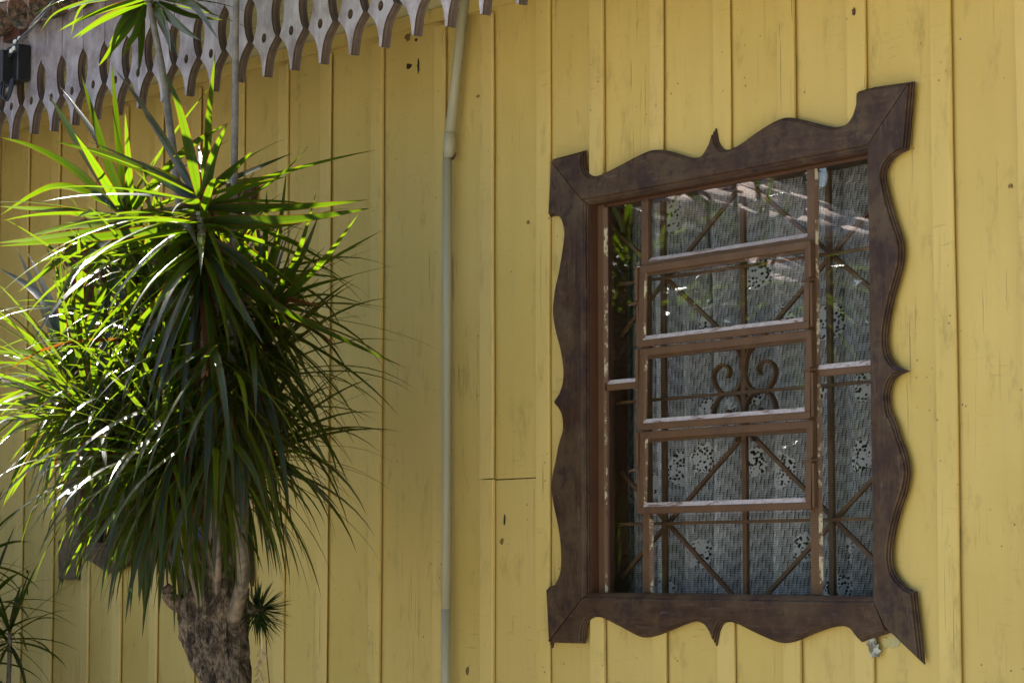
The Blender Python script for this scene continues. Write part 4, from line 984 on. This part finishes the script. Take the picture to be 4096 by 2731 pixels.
for pts, w in (([(890, 890), (760, 660), (640, 480), (515, 310)], 0.036), ([(890, 880), (840, 640), (790, 450), (730, 310)], 0.034), ([(905, 890), (930, 600), (965, 230)], 0.030), ([(915, 890), (955, 700), (1020, 550)], 0.030),
        ([(895, 900), (990, 810), (1135, 675)], 0.030), ([(880, 905), (700, 780), (450, 690), (240, 632)], 0.036), ([(880, 890), (740, 790), (590, 735), (400, 655)], 0.034), ([(895, 930), (600, 975), (290, 1000)], 0.036),
        ([(880, 1000), (480, 1060), (-20, 1105)], 0.036), ([(910, 935), (1300, 930), (1650, 895)], 0.032), ([(920, 985), (1300, 985), (1680, 930)], 0.032), ([(920, 1010), (1250, 1010), (1480, 950)], 0.032),
        ([(915, 940), (1080, 850), (1290, 790)], 0.026), ([(910, 920), (1080, 890), (1250, 790), (1385, 655)], 0.014), ([(895, 1010), (800, 985), (845, 1010), (885, 1110)], 0.028), ([(880, 1040), (650, 1110), (480, 1200)], 0.030),
        ([(905, 1060), (900, 1260), (870, 1460)], 0.034), ([(930, 1060), (1010, 1260), (1180, 1540)], 0.034), ([(895, 1060), (740, 1200), (620, 1350)], 0.030), ([(940, 1070), (1060, 1150), (1240, 1290)], 0.032), ([(890, 1060), (820, 1260), (760, 1500)], 0.034)):
    hero(pts, w, *Z1, -1.05, rl.uniform(-0.12, 0.12))
for pts, w in (([(560, 950), (430, 760), (320, 590), (215, 420)], 0.036), ([(565, 950), (470, 690), (365, 340)], 0.034), ([(570, 950), (535, 700), (500, 280)], 0.034), ([(580, 950), (578, 780), (560, 500)], 0.028),
        ([(550, 960), (400, 865), (220, 840), (0, 965)], 0.032), ([(540, 950), (330, 760), (150, 660), (0, 615)], 0.036), ([(560, 985), (300, 950), (-10, 925)], 0.038), ([(550, 1000), (330, 1010), (110, 1062)], 0.030),
        ([(560, 1020), (280, 1060), (-20, 1090)], 0.036), ([(600, 940), (720, 790), (860, 650), (1025, 550)], 0.030), ([(560, 960), (520, 800), (420, 600), (270, 390)], 0.030), ([(545, 1030), (330, 1130), (80, 1310)], 0.032)):
    hero(pts, w, *Z1, -0.98, rl.uniform(-0.12, 0.12))
for pts, w in (([(1165, 1400), (1230, 1150), (1285, 760)], 0.032), ([(1170, 1400), (1205, 1200), (1250, 1020)], 0.028), ([(1180, 1410), (1330, 1150), (1420, 850)], 0.024), ([(1185, 1400), (1340, 1170), (1430, 960)], 0.028),
        ([(1190, 1410), (1430, 1190), (1610, 955)], 0.032), ([(1200, 1390), (1380, 1290), (1590, 1235)], 0.020), ([(1200, 1380), (1440, 1320), (1670, 1375)], 0.014), ([(1190, 1440), (1400, 1440), (1500, 1530)], 0.024)):
    hero(pts, w, *Z1, -0.80, rl.uniform(-0.1, 0.1))
hero([(1180, 1350), (1300, 1345), (1445, 1375)], 0.024, *Z1, -0.80, 0, True); hero([(940, 930), (965, 1000), (990, 1090)], 0.014, *Z1, -1.0, 0, True); hero([(850, 1030), (800, 1120), (770, 1250)], 0.016, *Z1, -1.0, 0, True)
hero([(856, 1049), (1094, 1217), (1263, 1308), (1627, 1473)], 0.028, 0, 0, 1, -1.0, 0.1)
for pts, w in (([(640, 20), (480, 80), (320, 175)], 0.030), ([(645, 10), (560, 140), (440, 300)], 0.032), ([(625, 20), (632, 180), (620, 340)], 0.030), ([(690, 10), (740, 130), (800, 265)], 0.030), ([(700, 20), (810, 120), (905, 185)], 0.030),
        ([(710, 10), (850, 70), (1000, 90)], 0.024), ([(690, 20), (740, 120), (765, 235)], 0.032), ([(600, -20), (400, 10), (250, 60), (180, 145)], 0.030), ([(650, 20), (600, 160), (545, 260)], 0.032), ([(720, -10), (860, 20), (980, 180)], 0.028), ([(640, 0), (540, 110), (490, 270)], 0.026), ([(610, -40), (380, 20), (315, 170)], 0.026)):
    hero(pts, w, *Z1, -0.90, rl.uniform(-0.12, 0.12))
Z5 = (0, 600, 0.7015)
for pts, w in (([(400, 1270), (270, 950), (95, 560)], 0.034), ([(410, 1260), (300, 900), (160, 590)], 0.032), ([(430, 1250), (400, 900), (265, 555)], 0.034), ([(450, 1230), (455, 800), (445, 430)], 0.030), ([(400, 1290), (220, 1170), (-10, 1140)], 0.034),
        ([(380, 1310), (200, 1230), (-20, 1150)], 0.034), ([(390, 1350), (200, 1370), (-10, 1400)], 0.034), ([(400, 1335), (200, 1335), (-10, 1350)], 0.032), ([(420, 1400), (200, 1430), (-10, 1465)], 0.034), ([(430, 1260), (250, 860), (-10, 670)], 0.034), ([(440, 1450), (250, 1500), (-10, 1560)], 0.034),
        ([(440, 1240), (520, 950), (560, 700)], 0.030), ([(470, 1240), (600, 1000), (700, 900)], 0.028), ([(400, 1300), (240, 1050), (60, 830)], 0.030), ([(420, 1420), (300, 1600), (220, 1860)], 0.032), ([(430, 1440), (260, 1640), (60, 1980)], 0.032), ([(450, 1450), (430, 1700), (330, 2000)], 0.030)):
    hero(pts, w, *Z5, -1.05, rl.uniform(-0.12, 0.12))
head(806, 950, -1.06, up, 34, 0.46, amin=78, amax=132, bend=(0.3, 1.0), stemlen=0.12, w=0.026, dead=0.1)
head(812, 1090, -1.07, up, 40, 0.48, amin=112, amax=168, bend=(0.6, 1.6), stemlen=0.12, w=0.026, dead=0.1)
head(545, 1030, -1.0, up, 22, 0.44, amin=100, amax=165, bend=(0.5, 1.4), stemlen=0.12, w=0.025, dead=0.1)
for (a_, b_, y_, n_) in ((850, 1440, -1.10, 26), (720, 1680, -1.12, 28), (930, 1580, -1.06, 24), (600, 1800, -1.10, 22), (860, 1780, -1.08, 26), (1000, 1420, -0.95, 26)):
    head(a_, b_, y_, up, n_, 0.44, amin=95, amax=168, bend=(0.9, 2.0), stemlen=0.14, w=0.022)
bag.emit(dr, 'leaf', 'leaf_dead')

# small plant of the same kind beyond the left edge
d2 = tag(empty('dracaena', tuple(Vector((at(-60, 2600, -0.35).x, -0.35, 0.0)))), 'dark narrow-leaved plant low against the yellow boards, mostly out of frame', 'plant')
b2 = LeafBag(); r2 = random.Random(4)
for (px_, py_, Y, n) in ((40, 2552, -0.35, 26), (-60, 2430, -0.40, 30), (-120, 2650, -0.45, 26), (-110, 2250, -0.38, 26)):
    b2.rosette(at(px_, py_, Y), up*0.8 + RT2*r2.uniform(-0.1, 0.3), n, 0.33, 0.020, r2, 15, 135, (0.2, 1.2), stemlen=0.06)
    p = at(px_, py_, Y); stem(d2, [p + Vector((0, 0, 0.02)), p + Vector((-0.03, 0, -0.3)), Vector((d2.location.x, -0.35, 0.5)), Vector((d2.location.x, -0.35, -0.02))], [0.008, 0.010, 0.014, 0.02])
b2.emit(d2, 'leaf', 'leaf_dead')

# air plant on the trunk with its dry hanging flower stalk
ac = at(1030, 2440, -0.83); ap = tag(empty('air_plant', tuple(ac)), 'small tufted air plant growing on the right side of the bark trunk', 'plant')
b3 = LeafBag(); r3 = random.Random(9)
ax = (RT2*0.85 + TOC*0.25 + up*0.15)
b3.rosette(ac + ax*0.004, ax, 120, 0.088, 0.0065, r3, 5, 120, (0.0, 0.45), stemlen=0.02)
b3.rosette(ac + ax*0.004 - up*0.02, ax - up*0.8, 40, 0.085, 0.0055, r3, 5, 80, (0.1, 0.6), stemlen=0.02)
b3.emit(ap, 'leaf_air', 'leaf_air', 300)
MB().tube([tuple(Vector((0, 0, 0)) - ax*0.05 + Vector((0, -0.05, 0))), tuple(ax*0.012), tuple(ax*0.03)], [0.018, 0.016, 0.006], 10).build('root_knot', 'bark', ap, smooth=True)
# dried inflorescence
fl = tag(empty('dry_flower_stalk', tuple(ac + ax*0.012 - up*0.05)), 'pale cream dry flower stalk hanging below the air plant', 'flower stalk')
line = [Vector((0, 0, 0)), RT2*0.004 - up*0.06, -RT2*0.004 - up*0.14, RT2*0.0 - up*0.24, RT2*0.006 - up*0.33]
MB().tube(catmull([tuple(q) for q in line], 5), 0.003, 7).build('stalk', 'bract', fl, smooth=True)
cl = catmull([tuple(q) for q in line], 14)
for i in range(14, len(cl)):
    for s_ in range(2):
        a = r3.uniform(0, 6.28); d = (Vector((math.cos(a), math.sin(a), 0))*0.9 - up*r3.uniform(0.2, 0.9)).normalized()
        vs, fs, uv = leaf_geo(Vector(cl[i]), d, r3.uniform(0.016, 0.026), 0.0125, 0.5, r3.uniform(-0.6, 0.6), 4, 0.5)
        link('bract', mesh('bract', vs, fs, uv, True), fl, 'bract')
MB().tube([tuple(RT2*0.012 + up*0.02), tuple(RT2*0.018 - up*0.08), tuple(RT2*0.026 - up*0.16), tuple(RT2*0.036 - up*0.34)], [0.002, 0.0018, 0.0018, 0.0015], 6).build('dry_root', 'rust', fl, smooth=True)

# ------------------------------------------------------------------ neighbouring building that the panes reflect
def mirror(px_, py_, t):
    d = FWD + RGT*((px_-IMG_W/2)/FPX) - UPV*((py_-IMG_H/2)/FPX); p = CAM + d*t
    return Vector((p.x, 2*YG - p.y, p.z))
A = mirror(2600, 865, 12.0); B = mirror(3480, 1015, 13.4); B.z = A.z
ev = (B-A).normalized(); perp = Vector((-ev.y, ev.x, 0)); perp = perp if perp.x > 0 else -perp      # towards the eave side
slope = math.radians(23); dn = (perp*math.cos(slope) - up*math.sin(slope)); nr = ev.cross(dn); nr = nr if nr.z > 0 else -nr
A0 = A - ev*1.1; LEN = (B-A).length + 1.1 + 0.9; UPS = 5.6
nb = tag(empty('neighbour_house', (A0.x-2.5, A0.y-1.8, 0)), 'low building with sunlit pale clay tile roof, seen reflected in the panes', 'building')
nbp = nb.location.copy()
def npart(mb, n, m, parent=None, **k):
    o = mb.build(n, m, parent or nb, **k)
    if parent is None: o.location = -nbp
    return o
def quad_slab(o, a, la, b, lb, c, lc):
    p = [o, o+a*la, o+a*la+b*lb, o+b*lb]; q = [x + c*lc for x in p]
    mb = MB(); mb.add(p+q, [(0, 1, 2, 3), (7, 6, 5, 4), (0, 4, 5, 1), (1, 5, 6, 2), (2, 6, 7, 3), (3, 7, 4, 0)]); return mb
nroof = npart(quad_slab(A0 - dn*0.05, ev, LEN, -dn, UPS, -nr, 0.05), 'roof', 'veranda')
wz = A0.z - 0.12
back = -perp
w0 = A0 + back*1.5; w0.z = -0.02
npart(quad_slab(w0, ev, LEN+3.5, back, 2.6, up, wz+0.02), 'wall', 'veranda')
cvs, cfs = tile_geo(0.46, 0.100, 0.090, 6, 0.014)
ctile = mesh('clay_tile', cvs, cfs, smooth=True); ctile.materials.append(M['pale_tile'])
rn = random.Random(5); basis = Matrix((ev, -dn, nr)).transposed().to_4x4()
k = 0; x = 0.1; tmass = MB()
while x < LEN:
    for c in range(15):
        p = A0 + ev*(x + rn.uniform(-0.012, 0.012)) - dn*(c*0.385 - 0.06) + nr*(0.028 + rn.uniform(-0.012, 0.012))
        m = Matrix.Translation(p) @ basis @ Matrix.Rotation(rn.uniform(-0.05, 0.05), 4, 'Z') @ Matrix.Rotation(-0.03+rn.uniform(-0.02, 0.02), 4, 'X')
        o = bpy.data.objects.new('clay_tile', ctile); COL.objects.link(o); o.parent = nroof; o.matrix_local = m
    x += 0.203
# garden shrubs between the two buildings, caught in the reflection
def shrub(loc, h, rad, seed, label, nleaf=260):
    root = tag(empty('garden_shrub', loc), label, 'shrub', 'shrubs in front of the neighbouring building')
    r = random.Random(seed); bg_ = LeafBag()
    for k in range(6):
        a = r.uniform(0, 6.28); tip = Vector((math.cos(a)*rad*0.7, math.sin(a)*rad*0.7, h*r.uniform(0.6, 1.0)))
        MB().tube([(0, 0, -0.02), tuple(tip*0.5 + Vector((0, 0, 0.1))), tuple(tip)], [0.02, 0.014, 0.006], 6).build('branch', 'bark', root, smooth=True)
        bg_.rosette(Vector(loc)+tip, Vector((math.cos(a)*0.3, math.sin(a)*0.3, 1)), nleaf//6, 0.34, 0.05, r, 10, 130, (0.2, 1.0), stemlen=0.4)
    bg_.emit(root, 'leaf_shrub', 'leaf_shrub', 0)
for k_, (dx_, dy_, h_, lab) in enumerate(((0.6, 0.6, 1.7, 'tallest bushy green shrub at the corner of the neighbouring building'), (0.9, -0.5, 1.2, 'low green shrub second from the corner of the neighbouring building'),
        (0.5, -1.3, 1.5, 'bushy green shrub third from the corner of the neighbouring building'), (0.8, -2.2, 1.4, 'bushy green shrub at the far end of the neighbouring building'))):
    shrub((A.x+dx_, A.y+dy_, 0), h_, 0.6, k_+1, lab, 420)
# garden trees: trunk with limbs, crown of many leaf clumps
def tree(loc, h, rad, seed, label, nclump=150):
    root = tag(empty('garden_tree', loc), label, 'tree', 'trees around the garden')
    r = random.Random(seed); mb = MB(); tips = []
    mb.tube([(0, 0, -0.05), (0.05, 0.03, h*0.25), (-0.05, 0.05, h*0.5), (0.0, 0.0, h*0.8)], [0.20, 0.16, 0.12, 0.04], 10)
    for k in range(9):
        a = k*2.4 + r.uniform(-0.3, 0.3); z0 = h*r.uniform(0.3, 0.6); e = Vector((math.cos(a)*rad*0.8, math.sin(a)*rad*0.8, z0 + h*r.uniform(0.15, 0.35)))
        mb.tube([(0, 0, z0), tuple(e*0.5 + Vector((0, 0, z0*0.55))), tuple(e)], [0.08, 0.05, 0.02], 7)
    mb.build('trunk', 'bark', root, smooth=True)
    V = []; F = []; U = []
    for c in range(nclump):
        while True:
            q = Vector((r.uniform(-1, 1), r.uniform(-1, 1), r.uniform(-1, 1)))
            if 0.35 < q.length < 1.0: break
        ctr = Vector((q.x*rad, q.y*rad, h*0.68 + q.z*h*0.33)); s_ = r.uniform(0.25, 0.5)
        for l in range(34):
            d = Vector((r.gauss(0, 1), r.gauss(0, 1), r.gauss(0, 0.8))).normalized(); p = ctr + d*s_*r.uniform(0.2, 1.0); w = Vector((r.gauss(0, 1), r.gauss(0, 1), r.gauss(0, 1))).normalized()
            t = d.cross(w).normalized()*0.10; d2_ = (d + Vector((0, 0, -0.5))).normalized()*0.30; o = len(V)
            V += [p, p + d2_*0.5 - t, p + d2_, p + d2_*0.5 + t]; U += [(0.5, 0), (0.05, 0.5), (0.5, 0.9), (0.95, 0.5)]; F.append((o, o+1, o+2, o+3))
    cr = link('crown', mesh('crown', V, F, U), root, 'leaf_shrub'); cr['kind'] = 'stuff'
tree((-15.5, -1.6, 0), 6.5, 2.2, 31, 'leafy tree rising behind the tiled roof of the neighbouring building, at its near corner', 170)
tree((-16.2, -5.2, 0), 7.0, 2.5, 32, 'leafy tree rising behind the middle of the tiled neighbouring roof', 170)
tree((-14.5, -8.6, 0), 6.5, 2.4, 33, 'leafy tree rising beside the far end of the tiled neighbouring roof', 170)
tree((3.2, -9.0, 0), 7.5, 3.0, 34, 'unseen broad leafy tree added opposite the louvred window to block sky light', 220)  # added out of view: holds back frontal sky light so the wall is lit from the left
tree((5.2, -2.6, 0), 7.0, 3.0, 35, 'unseen broad leafy tree added beyond the right end of the house front to block sky light', 240)  # added out of view: blocks the sky on the right, darkening right-facing edges
